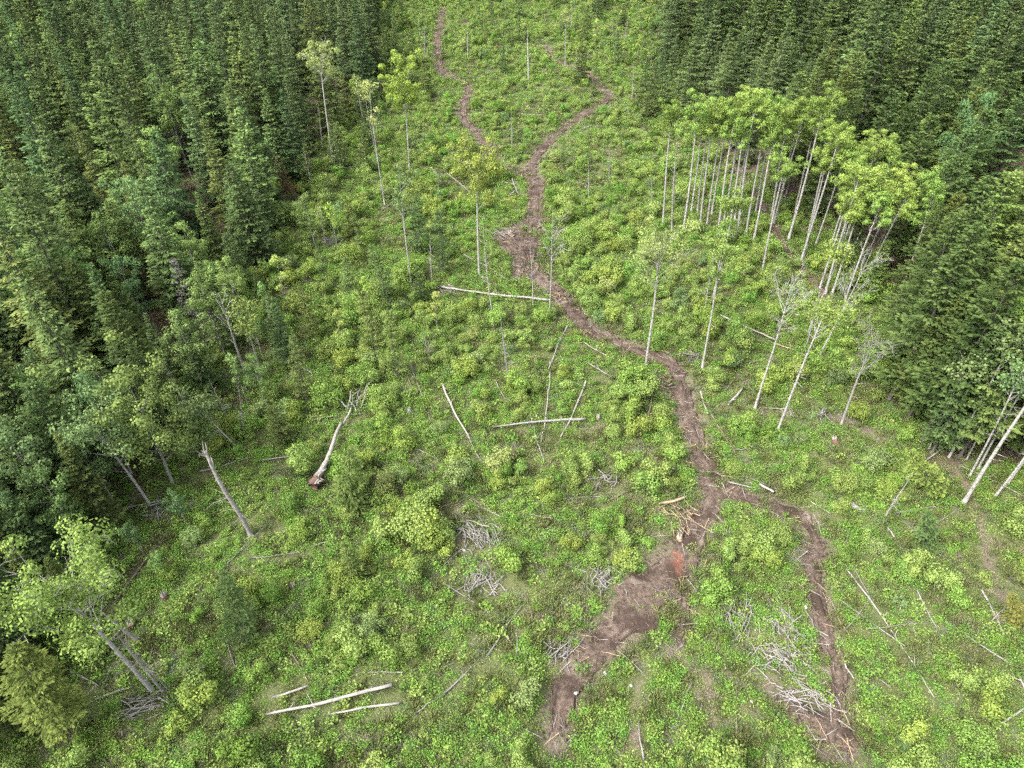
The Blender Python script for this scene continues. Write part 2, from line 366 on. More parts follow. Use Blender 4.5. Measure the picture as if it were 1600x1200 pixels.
# ------------------------------------------------------------------ tree builders (each returns trunk mesh, crown mesh, height)
def conifer(H, R, seed, mat, cb=.08, power=.8, pitch0=-18, pitch1=30, dens=1.0, blade=.62, bare_low=0, bw=.44):
    global rng
    keep = rng; rng = np.random.default_rng(seed)
    tk, cr = MB(), MB()
    zs = np.linspace(0, H, 9); bend = .012 * H * np.sin(zs / H * 3 + seed)
    cx = np.interp; 
    tk.tube(np.stack([bend * .6, bend * .4, zs], 1), np.linspace(.0085 * H + .05, .012, 9), 7)
    z = H * cb; 
    while z < H * .995:
        t = z / H; q = (t - cb) / (1 - cb)
        Lr = R * (1 - q) ** power * min(1, .55 + q * 3.5) + .18
        nb = int(rng.integers(5, 8)); a0 = rng.random() * 6.283
        for b in range(nb):
            if rng.random() < .12: continue
            L = Lr * rng.uniform(.5, 1.25); az = a0 + b * 6.283 / nb + rng.normal() * .22
            pt = math.radians(pitch0 + (pitch1 - pitch0) * q + rng.normal() * 7)
            zz = z + rng.normal() * .2
            o = np.array([np.interp(zz, zs, bend) * .6, np.interp(zz, zs, bend) * .4, zz])
            fw = np.array([math.cos(az), math.sin(az), 0]); sd_ = np.array([-fw[1], fw[0], 0])
            n = max(7, int(L * 20 * dens + 3))
            s = rng.random(n) ** .7 * .95 + .05
            def on(s): return o + np.outer(L * s * math.cos(pt), fw) + np.outer(L * (s * math.sin(pt) - .2 * s ** 2 + .16 * s ** 3), [0, 0, 1])
            sg = np.where(rng.random(n) < .5, -1, 1)
            off = rng.random(n) * (.34 * L * np.sin(np.clip(s * 1.15, 0, 1) * 2.6) + .06) * sg
            base = on(s) + off[:, None] * (sd_ + fw * .45 * sg[:, None]) 
            base[:, 2] += -np.abs(off) * .25 + rng.normal(size=n) * .04
            D = unit(fw * rng.uniform(.6, 1.1, n)[:, None] + sd_ * (sg * rng.uniform(.1, .9, n))[:, None] + np.array([0, 0, 1]) * rng.normal(-.02, .16, n)[:, None])
            nr = unit(np.array([0, 0, 1.]) + fw * .5 + sd_ * (sg * .25)[:, None])
            bt = rng.normal() * .10
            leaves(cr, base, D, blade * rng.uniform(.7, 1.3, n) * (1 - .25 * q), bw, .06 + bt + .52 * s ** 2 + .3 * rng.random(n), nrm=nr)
            if L > 1.2: tk.tube(on(np.array([0, .4, .8])) - [0, 0, .05], [.03, .02, .01], 3, cap=False)
        z += (.36 + .034 * H * (1 - q) ** .6) * rng.uniform(.8, 1.2)
    n = 14; leaves(cr, np.array([bend[-1] * .6, bend[-1] * .4, H - .9]) + np.outer(rng.random(n), [0, 0, .7]), unit(rng.normal(size=(n, 3)) * .5 + [0, 0, 1]), .4, .3, .5 + .4 * rng.random(n))
    if bare_low:
        for _ in range(bare_low):
            z = rng.uniform(.05, cb) * H; az = rng.random() * 6.283; L = rng.uniform(.5, 1.6)
            d = np.array([math.cos(az), math.sin(az), -.2])
            tk.tube(np.array([[0, 0, z]]) + np.outer([0, .5 * L, L], d), [.03, .02, .01], 3, cap=False)
    rng = keep
    return tk.mesh('conifer_trunk', M['bark_dark'], True), cr.mesh('conifer_crown', M[mat]), H

def broadleaf(H, seed, mat='aspen', bark='bark_white', crown=.38, rad=2.2, clumps=34, per=80, leaf=.24, spread=.62, limbs=9, curve=.012, r0=None, lo_limbs=3, twigs=0, thick=1.0, fork=0, topflat=0.):
    """straight-stemmed broadleaf tree: trunk, limbs and crown as three meshes (crown None where bare)"""
    global rng
    keep = rng; rng = np.random.default_rng(seed)
    tk, lb, cr = MB(), MB(), MB()
    r0 = r0 or (.0075 * H + .03) * thick
    zs = np.linspace(0, H * (.97 if not clumps else .9), 14); ph = rng.random() * 6
    bx = curve * H * (np.sin(zs / H * 4 + ph) - math.sin(ph)) * (zs / H); by = curve * H * (np.cos(zs / H * 3.1 + ph) - math.cos(ph)) * (zs / H)
    # keep the tip above the foot
    bx -= bx[-1] * zs / zs[-1]; by -= by[-1] * zs / zs[-1]
    tk.tube(np.stack([bx, by, zs], 1), r0 * np.interp(zs / H, [0, .02, .6, 1 - .75 * crown, .9, .97], [1.25, 1, .64, .5, .14, .1]), 8, rough=.1)
    cen = [np.array([0, 0, H * .94]), np.array([.3, .2, H * .88]), np.array([-.3, -.1, H * .9])] if clumps else []
    c0 = 1 - crown
    for i in range(limbs):
        t = c0 + crown * rng.uniform(-.12, .72); z = H * t; az = i * 2.4 + rng.normal() * .4
        q = np.clip((t - c0) / crown, 0, 1)
        L = rad * rng.uniform(.75, 1.2) * math.sqrt(max(.15, 1 - (1.6 * q - .55) ** 2))
        el = math.radians(rng.uniform(32, 62))
        o = np.array([np.interp(z, zs, bx), np.interp(z, zs, by), z])
        d = np.array([math.cos(az) * math.cos(el), math.sin(az) * math.cos(el), math.sin(el)])
        s = np.array([0, .35, .7, 1.])[:, None]
        P = o + d * L * 1.25 * s + np.array([0, 0, .25 * L]) * s ** 2 + rng.normal(size=(4, 3)) * .06 * L * s
        rr = r0 * .33 * (1 - .5 * q)
        lb.tube(P, [rr, rr * .7, rr * .42, .014], 5, cap=False)
        cen += [P[2], P[3], P[3] + rng.normal(size=3) * .3 * rad]
        for _ in range(twigs):
            k = rng.uniform(.3, 1); b = P[0] * (1 - k) + P[3] * k
            dd = unit(d + rng.normal(size=3) * .75); l = L * rng.uniform(.25, .6)
            Pt = b + np.outer([0, .5, 1], dd) * l + rng.normal(size=(3, 3)) * .07 * l
            lb.tube(Pt, [.024, .018, .011], 3, cap=False)
            for _ in range(2):
                d2 = unit(dd + rng.normal(size=3) * .7); lb.tube(Pt[1] + np.outer([0, 1], d2) * l * .55, [.015, .009], 3, cap=False)
    for i in range(lo_limbs):
        z = H * rng.uniform(min(.35, c0 * .6), c0 + .05); az = rng.random() * 6.283; L = rng.uniform(.5, 1.4)
        d = np.array([math.cos(az), math.sin(az), rng.uniform(-.1, .6)])
        lb.tube(np.array([np.interp(z, zs, bx), np.interp(z, zs, by), z]) + np.outer([0, .5, 1], d) * L, [.035, .025, .012], 3, cap=False)
    crown_me = None
    if clumps:
        while len(cen) < clumps:
            v = unit(rng.normal(size=3)) * rng.random() ** .35
            cen.append(np.array([0, 0, H * (1 - crown * .5)]) + v * np.array([rad, rad, H * crown * .5]) * .92)
        cen = np.array(cen)[:clumps + 6]
        for c in cen:
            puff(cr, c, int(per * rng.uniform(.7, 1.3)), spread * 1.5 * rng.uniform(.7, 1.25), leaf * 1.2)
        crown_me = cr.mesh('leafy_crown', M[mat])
    rng = keep
    return tk.mesh('stem', M[bark], True), (lb.mesh('limb_set', M[bark], True) if lb.n else None), crown_me, H

def shrub_mesh(seed, h=2.2, r=1.1, stems=7, n=600, leaf=.2, mat='shrub', lumps=9):
    global rng
    keep = rng; rng = np.random.default_rng(seed)
    st, cr = MB(), MB()
    tips = []
    for i in range(stems):
        az = rng.random() * 6.283; rr = r * math.sqrt(rng.random()) * .85; hh = h * rng.uniform(.6, 1.0) * (1 - .25 * rr / r)
        s = np.array([0, .4, .75, 1.])[:, None]
        P = np.array([math.cos(az), math.sin(az), 0]) * (rr * s ** 1.3 + .06) + np.array([0, 0, hh]) * s
        st.tube(P, [.028, .022, .015, .008], 4, cap=False); tips.append(P)
    for i in range(lumps):
        P = tips[int(rng.integers(len(tips)))]; k = rng.uniform(.45, 1.05)
        c = np.array([np.interp(k, [0, .4, .75, 1], P[:, j]) for j in range(3)]) + rng.normal(size=3) * r * .16
        c[2] = max(c[2], .3)
        puff(cr, c, int(1.35 * n / lumps * rng.uniform(.7, 1.3)), r * rng.uniform(.36, .58), leaf * .74, .7)
    rng = keep
    return st.mesh('shrub_stems', M['wood_brown']), cr.mesh('shrub_foliage', M[mat])

# ------------------------------------------------------------------ prototypes
SPR = [conifer(24, 4.2, 11, 'spruce', power=1.0), conifer(22, 3.5, 12, 'spruce', power=.9), conifer(26, 4.6, 13, 'spruce', power=1.05),
       conifer(20, 3.9, 14, 'spruce', cb=.12, power=.95), conifer(25, 3.7, 15, 'spruce', power=.85), conifer(23, 4.3, 16, 'spruce', power=1.1), conifer(18, 3.5, 17, 'spruce', power=.85)]
BIGS = [conifer(29, 5.6, 21, 'spruce', power=1.0, blade=.72, pitch0=-12, pitch1=34), conifer(30, 5.0, 22, 'spruce', power=.9, blade=.72), conifer(27, 5.7, 23, 'spruce', power=1.05, blade=.72), conifer(28, 4.7, 24, 'spruce', power=.85, blade=.72)]
FIR = [conifer(26, 4.3, 31, 'fir', cb=.16, power=.55, pitch0=-4, pitch1=40, blade=.6, bw=.46, bare_low=14), conifer(24, 4.0, 32, 'fir', cb=.22, power=.5, pitch0=0, pitch1=42, blade=.6, bw=.46, bare_low=14),
       conifer(27, 4.1, 33, 'fir', cb=.14, power=.62, pitch0=-6, pitch1=38, blade=.6, bw=.46, bare_low=14)]
YNG = [conifer(9, 1.5, 41, 'young', cb=.12, power=.75, dens=1.3, blade=.36, bare_low=4), conifer(11, 1.5, 42, 'young', cb=.2, power=.7, dens=1.1, blade=.36, bare_low=8),
       conifer(7, 1.4, 43, 'young', cb=.06, power=.8, dens=1.5, blade=.34)]
ASP2 = [broadleaf(22, 56 + i, crown=.40, rad=2.3, clumps=46, per=130, leaf=.17, spread=.46, limbs=13, lo_limbs=4) for i in range(3)]
ASP = [broadleaf(22, 51 + i, crown=.23 + .035 * (i % 3), rad=1.9 + .25 * (i % 2), clumps=34, per=130, leaf=.17, spread=.44, limbs=9, lo_limbs=4, topflat=.3) for i in range(5)]
BIR = [broadleaf(18, 61 + i, mat='birch', bark='bark_grey', crown=.72, rad=2.7, clumps=52, per=95, leaf=.22, spread=.6, limbs=14) for i in range(4)]
SAP = [broadleaf(9, 91 + i, mat=('birch', 'shrub', 'olive')[i % 3], bark='bark_grey', crown=.6, rad=.9, clumps=12, per=60, leaf=.15, spread=.34, limbs=7, r0=.06) for i in range(3)]
STI = [broadleaf(10, 95 + i, bark=('bark_grey', 'bark_white')[i % 2], crown=.6, rad=.6, clumps=0, limbs=9, twigs=1, lo_limbs=6, r0=.085) for i in range(3)]
SHR = [shrub_mesh(71, 2.2, 1.15, 8, 1150, lumps=12), shrub_mesh(72, 1.7, 1.2, 9, 1000, lumps=11), shrub_mesh(73, 2.9, 1.0, 7, 1150, lumps=14), shrub_mesh(74, 1.3, 1.05, 9, 850, .18, lumps=10), shrub_mesh(75, 2.4, 1.5, 11, 1500, lumps=18)]

def place(o, base, top, H, spin=None):
    d = top - base; s = d.length / H
    q = Vector((0, 0, 1)).rotation_difference(d.normalized()) @ Quaternion((0, 0, 1), random.random() * 6.283 if spin is None else spin)
    o.location = base; o.rotation_mode = 'QUATERNION'; o.rotation_quaternion = q; o.scale = (s, s, s)
def tree(name, proto, base, top, label, cat, group, color=None):
    e = empty(name, base); place(e, base, top, proto[-1])
    tk = obj('trunk', proto[0], e)
    if len(proto) == 4 and proto[1] is not None: obj('limbs', proto[1], tk)['kind'] = 'stuff'
    cm = proto[-2]
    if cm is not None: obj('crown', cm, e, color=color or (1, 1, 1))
    return tag(e, label, cat, group)
def gpoint(u, v, dz=0.):
    x, y = spot(u, v); return Vector((x, y, float(gz(x, y)) + dz))

LAND = []      # landmarks for wording: (x, y, phrase)
HERO = []      # trunk feet to keep clear of other growth

# ------------------------------------------------------------------ single trees of the clearing and its edges: (foot px, top px)
def B(**k): return k
SEED = [300]
def hero(name, cat, foot, top, label, kind, group=None, color=None, **kw):
    b = gpoint(*foot, -.1); t = top_at(top[0], top[1], b.y); H = (t - b).length
    SEED[0] += 1; sd_ = SEED[0]
    if kind == 'aspen': a = dict(crown=.36, rad=.11 * H, clumps=32, per=75, limbs=9); a.update(kw); p = broadleaf(H, sd_, **a)
    elif kind == 'airy': a = dict(mat='olive', crown=.42, rad=.17 * H, clumps=46, per=70, leaf=.2, spread=.85, limbs=13, twigs=3); a.update(kw); p = broadleaf(H, sd_, **a)
    elif kind == 'thin': a = dict(mat='olive', crown=.32, rad=.06 * H, clumps=14, per=45, leaf=.2, spread=.5, limbs=7, lo_limbs=7, thick=.62); a.update(kw); p = broadleaf(H, sd_, **a)
    elif kind == 'bare': a = dict(crown=.42, rad=.16 * H, clumps=0, limbs=15, twigs=6, lo_limbs=5); a.update(kw); p = broadleaf(H, sd_, **a)
    elif kind == 'snag': a = dict(bark='bark_grey', crown=.55, rad=.05 * H, clumps=0, limbs=10, twigs=1, lo_limbs=8, thick=.8); a.update(kw); p = broadleaf(H, sd_, **a)
    elif kind == 'grey_spruce': p = conifer(H, .13 * H, sd_, 'dead_needles', cb=.12, dens=.8, blade=.3, bw=.18)
    elif kind == 'rust': p = conifer(H, .14 * H, sd_, 'rust', cb=.2, dens=.9, blade=.32)
    elif kind == 'young': p = YNG[kw.get('i', 0)]
    elif kind == 'spruce': p = SPR[kw.get('i', 0)]
    elif kind == 'fir': p = FIR[kw.get('i', 0)]
    elif kind == 'birch': a = dict(mat='birch', bark='bark_white', crown=.6, rad=.15 * H, clumps=44, per=80, leaf=.2, limbs=13); a.update(kw); p = broadleaf(H, sd_, **a)
    HERO.append((b.x, b.y))
    return tree(name, p, b, t, label, cat, group, color)
A = 'aspen_tree'; BT = 'birch_tree'; DT = 'dead_tree'; YC = 'young_conifer'
hero(A, 'tree', (640, 266), (628, 110), 'solitary pale aspen with a broad green top at the upper left of the clearing', 'aspen', crown=.34, rad=3.3, clumps=48, limbs=13, twigs=2, per=190, leaf=.2, color=(1.35, 1.25, .95))
hero(BT, 'tree', (749, 435), (745, 235), 'tall white birch with an airy yellow-green top left of the dirt track', 'airy', rad=3.6, crown=.4, clumps=60, per=150, leaf=.18, spread=.6, mat='aspen', color=(1.2, 1.1, .95))
hero(A, 'tree', (643, 446), (621, 250), 'slender leaning white stem with a thin grey-green top', 'thin', crown=.42, clumps=26, per=34, rad=2.0, mat='birch')
hero(A, 'tree', (601, 320), (574, 120), 'very slender white stem with a small yellowish top near left forest', 'thin', crown=.35, clumps=20, per=30)
hero(A, 'tree', (572, 222), (554, 112), 'thin grey stem beside the left forest, nearly bare', 'thin', clumps=7, per=20, bark='bark_grey')
hero(A, 'tree', (590, 250), (566, 128), 'thin dark stem between two slender whitish stems near left forest', 'thin', clumps=8, per=20, bark='bark_grey')
hero(DT, 'tree', (771, 508), (753, 337), 'bare grey-white pole tree standing left of the long pale log', 'snag', bark='bark_white', thick=.62, crown=.45)
hero(DT, 'tree', (833, 484), (827, 362), 'bare thin pole tree at the end of the long pale log', 'snag', bark='bark_white', thick=.6)
hero(DT, 'tree', (858, 498), (864, 318), 'bare white tree with fine side twigs beside the track bend', 'bare', rad=2.0, crown=.5, thick=.62, limbs=12, twigs=3)
hero(BT, 'tree', (1008, 578), (1032, 372), 'white birch with bare spreading limbs and thin yellowish leaves by the track', 'airy', rad=3.2, crown=.34, clumps=44, per=80, leaf=.16, spread=.6)
hero(A, 'tree', (1097, 576), (1130, 372), 'slim white aspen with a small green top right of the track', 'aspen', rad=1.9, crown=.3, clumps=26, per=110, leaf=.16, spread=.45, thick=.8)
hero(A, 'tree', (1099, 494), (1118, 385), 'thin bare white stem behind the slim aspen right of the track', 'snag', bark='bark_white', thick=.6)
hero(A, 'tree', (1112, 470), (1150, 308), 'white aspen with a small yellow-green tuft in front of the aspen stand', 'aspen', rad=1.6, crown=.22, clumps=20, per=110, leaf=.16, spread=.45, thick=.8)
hero(DT, 'tree', (1181, 633), (1240, 428), 'bare white tree with a fan of twigs between log and track', 'bare', rad=2.3, crown=.36, thick=.85)
hero(A, 'tree', (1216, 669), (1298, 466), 'tall white aspen with a sparse yellow-green top and dry side branches', 'aspen', rad=2.3, crown=.26, clumps=28, per=80, leaf=.16, spread=.5, lo_limbs=18, thick=.9)
hero(DT, 'tree', (1316, 659), (1374, 512), 'dead snag with an orange torn wound and curling grey branches', 'bare', rad=2.4, crown=.5, bark='bark_grey', thick=1.1, limbs=13)
hero(DT, 'tree', (1259, 545), (1293, 402), 'slim bare grey stem in front of the right forest', 'snag', thick=.8)
hero(DT, 'tree', (1279, 559), (1366, 384), 'leaning dead white tree with long grey branches against the right forest', 'bare', rad=2.6, crown=.55, thick=.8)
hero(A, 'tree', (1262, 520), (1318, 388), 'thin white aspen with sparse green tuft just in front of right forest', 'aspen', rad=1.8, crown=.3, clumps=14, per=45, thick=.7)
hero(DT, 'tree', (1018, 330), (1019, 263), 'short dark pole at the left end of the aspen stand', 'snag', thick=1.0, limbs=3, twigs=0)
hero(DT, 'tree', (1050, 357), (1060, 190), 'bare greyish stem at the left end of the aspen stand', 'snag', thick=.9)
hero(DT, 'tree', (800, 232), (799, 164), 'short grey dead pole between the two forks of the track', 'snag', thick=1.4, limbs=6, twigs=0)
hero(DT, 'tree', (920, 310), (920, 240), 'grey dead pole right of the track fork', 'snag', thick=1.1, limbs=5, twigs=0)
hero(DT, 'tree', (952, 283), (952, 212), 'very thin dead pole right of the grey pole near the fork', 'snag', thick=.8, limbs=4, twigs=0)
hero(DT, 'tree', (826, 127), (824, 40), 'stout pale trunk standing alone at the top of the clearing', 'snag', bark='bark_white', thick=2.0, limbs=4, twigs=0)
hero(A, 'tree', (883, 107), (884, 10), 'thin pale stem right of the stout pale trunk at the top', 'thin', thick=.8, clumps=10)
hero(DT, 'tree', (987, 158), (991, 86), 'white bare pole near the top right of the clearing', 'snag', bark='bark_white', thick=1.0, limbs=3, twigs=0)
hero(DT, 'tree', (731, 95), (729, 20), 'pale bare pole at the top beside the left track branch', 'snag', bark='bark_white', thick=1.0, limbs=4, twigs=0)
hero(DT, 'tree', (663, 90), (662, 15), 'pale bare pole at the top left of the track', 'snag', bark='bark_white', thick=1.0, limbs=4, twigs=0)
hero(DT, 'tree', (795, 599), (781, 482), 'grey dead snag with short stubs in the middle of the clearing', 'snag', thick=1.0)
hero(DT, 'tree', (672, 566), (661, 511), 'small grey dead conifer among the mid-left shrubs', 'snag', thick=1.3, limbs=14, lo_limbs=12)
hero(DT, 'tree', (676, 448), (671, 350), 'thin grey dead stem left of the tall airy birch', 'snag', thick=.8)
hero(DT, 'tree', (1151, 370), (1163, 300), 'short dead grey stem among aspen trunks', 'snag', thick=.9)
hero(A, 'tree', (520, 256), (499, 82), 'pale aspen with a bare twiggy fan top against the left forest', 'airy', rad=3.0, crown=.25, clumps=30, per=70, spread=.6, twigs=5)
hero(DT, 'tree', (504, 235), (497, 158), 'white broken snag beside the pale fan-topped aspen', 'snag', bark='bark_white', thick=1.2, limbs=5)
hero(DT, 'tree', (383, 582), (341, 455), 'forked white dead birch leaning out of the left forest', 'bare', rad=2.2, crown=.5, limbs=7, twigs=2, thick=1.2)
hero(DT, 'tree', (317, 542), (270, 404), 'lilac-grey dead spruce standing in the left forest', 'grey_spruce')
hero(DT, 'tree', (466, 318), (415, 228), 'small rust-red dead conifer in the left forest', 'rust', color=(.75, .85, .9))
hero(BT, 'tree', (250, 440), (205, 290), 'big bluish-green broadleaf tree with a bare forked trunk in the left forest', 'birch', bark='bark_grey', crown=.55, rad=4.0, clumps=52, per=95)
hero(BT, 'tree', (233, 785), (130, 640), 'birch with a clean white trunk leaning at the left forest edge', 'birch', crown=.5, rad=3.0, thick=1.2)
hero(BT, 'tree', (270, 756), (185, 566), 'large grey-trunked tree with dense light green top left of snapped trunk', 'birch', bark='bark_grey', crown=.72, rad=4.2, clumps=72, per=105, color=(1.15, 1.05, .8))
hero(BT, 'tree', (372, 700), (300, 628), 'small birch with grey-green leaves behind the snapped trunk', 'birch', crown=.6, rad=2.0, clumps=26, per=70, thick=1.1)
hero(DT, 'tree', (294, 645), (253, 562), 'bare white trunk in the left forest above the small birch', 'snag', bark='bark_white', thick=1.6, limbs=3)
hero(DT, 'tree', (358, 660), (325, 590), 'dark dead pole leaning at the left forest edge', 'snag', thick=1.1)
hero(DT, 'tree', (381, 683), (372, 590), 'very thin bare pole right of the left forest edge', 'snag', thick=.6)
hero(YC, 'conifer', (329, 600), (304, 528), 'small yellowish drooping conifer at the left forest edge', 'young', color=(1.2, 1.2, .9))
hero(A, 'tree', (410, 588), (372, 462), 'slim tree with a light green top right of the forked white birch', 'birch', bark='bark_grey', crown=.5, rad=1.7, clumps=22, per=60, color=(1.2, 1.1, .8))
hero(BT, 'tree', (238, 1078), (85, 905), 'big leaning birch with an airy pale green top at the lower left', 'airy', rad=4.0, crown=.44, clumps=74, per=120, leaf=.17, spread=.6, thick=1.3, limbs=17, mat='aspen', color=(.95, .92, .9))
hero(DT, 'tree', (255, 1080), (168, 975), 'thin dark dead pole leaning beside the big lower-left birch', 'snag', thick=.9)
hero(DT, 'tree', (262, 1075), (182, 990), 'dead twiggy pole right of the big lower-left birch trunk', 'snag', thick=.7, limbs=14)
hero(DT, 'tree', (216, 998), (150, 950), 'short stout grey trunk behind the big lower-left birch', 'snag', thick=2.4, limbs=3)
hero('fir_tree', 'conifer', (95, 1150), (25, 1015), 'bushy yellow-green young fir at the bottom left corner', 'fir', color=(1.25, 1.2, .9), i=1)
hero('fir_tree', 'conifer', (1470, 770), (1420, 700), 'small leaning yellow-green conifer in front of the right forest', 'young', i=1, color=(1.2, 1.2, .8))
hero(DT, 'tree', (1384, 806), (1428, 738), 'short broken grey stem leaning over the right shrubs', 'snag', thick=1.3, limbs=4)
hero('fir_tree', 'conifer', (1590, 975), (1582, 928), 'small rusty-olive dying conifer at the right edge', 'young', i=1, color=(1.25, 1.0, .7))
# pale leaning poles at the right edge
R_POLES = [((1507, 784), (1648, 565), 1.5, 'thickest leaning white trunk at the right edge'), ((1514, 746), (1600, 575), 1.0, 'slim white leaning trunk behind the thickest one at the right edge'),
           ((1527, 735), (1620, 570), 1.0, 'slim white leaning trunk close behind the thickest right-edge trunk, farther right'), ((1509, 720), (1575, 600), .9, 'leaning white pole deepest in the right-edge group'),
           ((1482, 715), (1590, 520), 1.0, 'long white leaning trunk left of the right-edge group'), ((1553, 778), (1690, 600), 1.1, 'low white leaning trunk right of the thickest right-edge trunk'),
           ((1572, 760), (1680, 620), 1.0, 'white leaning trunk cut by the right edge of the frame'), ((1452, 700), (1512, 560), .8, 'grey slim trunk in front of the dark right stand')]
for i, (f, t, th, lb) in enumerate(R_POLES):
    hero(A, 'tree', f, t, lb, 'aspen', 'leaning white trunks at the right edge', rad=1.6, crown=.24, clumps=12, per=40, thick=th * .8, lo_limbs=9, mat='birch')
# conifers standing free in the clearing
Y_C = [((621, 592), (606, 482), 1, 'sparse yellowish conifer standing alone left of the clearing middle'), ((588, 550), (562, 452), 1, 'sparse olive conifer just behind the lone yellowish conifer'),
       ((609, 480), (580, 380), 1, 'thin dark conifer behind the two sparse conifers mid left'), ((548, 470), (540, 400), 0, 'bushy young conifer near the left forest, above the sparse conifers'),
       ((786, 113), (786, 68), 0, 'dark young conifer at the top between the track branches'), ((692, 92), (692, 66), 2, 'small conifer beside the track at the top'),
       ((967, 102), (966, 50), 0, 'dark conifer at the top right of the clearing'), ((928, 152), (928, 122), 2, 'small dark spruce inside the bend of the right track fork'),
       ((881, 262), (880, 216), 1, 'thin young spruce right of the track fork'), ((1036, 172), (1035, 85), 0, 'dark conifer with dead lower branches at upper right clearing edge'),
       ((1010, 140), (1008, 78), 0, 'dark conifer left of the one with dead lower branches'), ((545, 790), (545, 700), 2, 'round olive young conifer below the torn root log'),
       ((560, 905), (540, 850), 2, 'small yellow-topped young tree in the lower left clearing'), ((378, 1000), (352, 895), 1, 'brownish sparse young conifer in the lower left clearing'),
       ((450, 300), (438, 255), 0, 'young conifer at the left forest edge under the red tree'), ((535, 262), (524, 190), 0, 'young conifer beside the pale fan-topped aspen'),
       ((520, 330), (512, 270), 1, 'light green sparse conifer below the pale fan-topped aspen'), ((586, 180), (582, 120), 0, 'dark young conifer left of the solitary broad aspen'),
       ((880, 60), (880, 15), 2, 'small conifer at the top edge of the clearing'), ((755, 60), (754, 20), 0, 'small dark conifer at the top edge beside the track'),
       ((1450, 850), (1448, 800), 2, 'dark bushy young conifer among the right shrubs')]
for f, t, i, lb in Y_C:
    hero(YC, 'conifer', f, t, lb, 'young', 'young conifers in the clearing', i=i, color=(.7, .8, .75) if 'dark' in lb else ((1.12, 1.08, .82) if 'yellow' in lb or 'olive' in lb else (.95, 1, .9)))
# the aspen stand on the right
STAND = [((1036, 348), (1051, 166)), ((1068, 360), (1092, 150)), ((1080, 331), (1101, 156)), ((1094, 354), (1116, 160)), ((1105, 350), (1131, 178)), ((1122, 364), (1152, 160)), ((1129, 357), (1163, 150)),
         ((1138, 367), (1165, 180)), ((1153, 366), (1182, 142)), ((1166, 364), (1200, 168)), ((1178, 374), (1217, 178)), ((1190, 430), (1228, 248)), ((1203, 354), (1236, 160)), ((1209, 350), (1262, 158)),
         ((1232, 374), (1294, 141)), ((1252, 407), (1316, 200)), ((1259, 391), (1304, 192)), ((1256, 402), (1290, 240)), ((1290, 458), (1350, 250)), ((1300, 460), (1364, 264)), ((1281, 450), (1335, 275)),
         ((1310, 400), (1382, 202)), ((1325, 410), (1404, 222)), ((1335, 440), (1418, 256)), ((1345, 455), (1431, 278)), ((1215, 330), (1248, 185)), ((1240, 345), (1278, 170)), ((1180, 335), (1210, 152)),
         ((1275, 380), (1330, 215)), ((1295, 395), (1352, 222)), ((1148, 345), (1175, 165)), ((1112, 335), (1140, 158)), ((1090, 330), (1110, 172)), ((1320, 470), (1388, 290)), ((1305, 430), (1345, 240)),
         ((1405, 470), (1467, 272)), ((1497, 500), (1572, 322))]
ORD = ['first', 'second', 'third', 'fourth', 'fifth', 'sixth', 'seventh', 'eighth', 'ninth', 'tenth', 'eleventh', 'twelfth', 'thirteenth', 'fourteenth', 'fifteenth', 'sixteenth', 'seventeenth',
       'eighteenth', 'nineteenth', 'twentieth', 'twenty-first', 'twenty-second', 'twenty-third', 'twenty-fourth', 'twenty-fifth', 'twenty-sixth', 'twenty-seventh', 'twenty-eighth', 'twenty-ninth', 'thirtieth',
       'thirty-first', 'thirty-second', 'thirty-third', 'thirty-fourth', 'thirty-fifth', 'thirty-sixth', 'thirty-seventh', 'thirty-eighth', 'thirty-ninth', 'fortieth', 'forty-first', 'forty-second', 'forty-third', 'forty-fourth', 'forty-fifth']
STAND.sort(key=lambda s: s[1][0])
for i, (f, t) in enumerate(STAND):
    b = gpoint(*f, -.1); T = top_at(*t, b.y); k = random.uniform(.88, 1.12)
    tree(A, ASP2[i % 3] if t[0] > 1340 else ASP[i % 5], b, T, f'pale-stemmed aspen with bright green top, {ORD[i]} from left in the aspen stand', 'tree', 'aspen stand on the right', (k * random.uniform(.92, 1.05), k, k * .9))
    HERO.append((b.x, b.y))

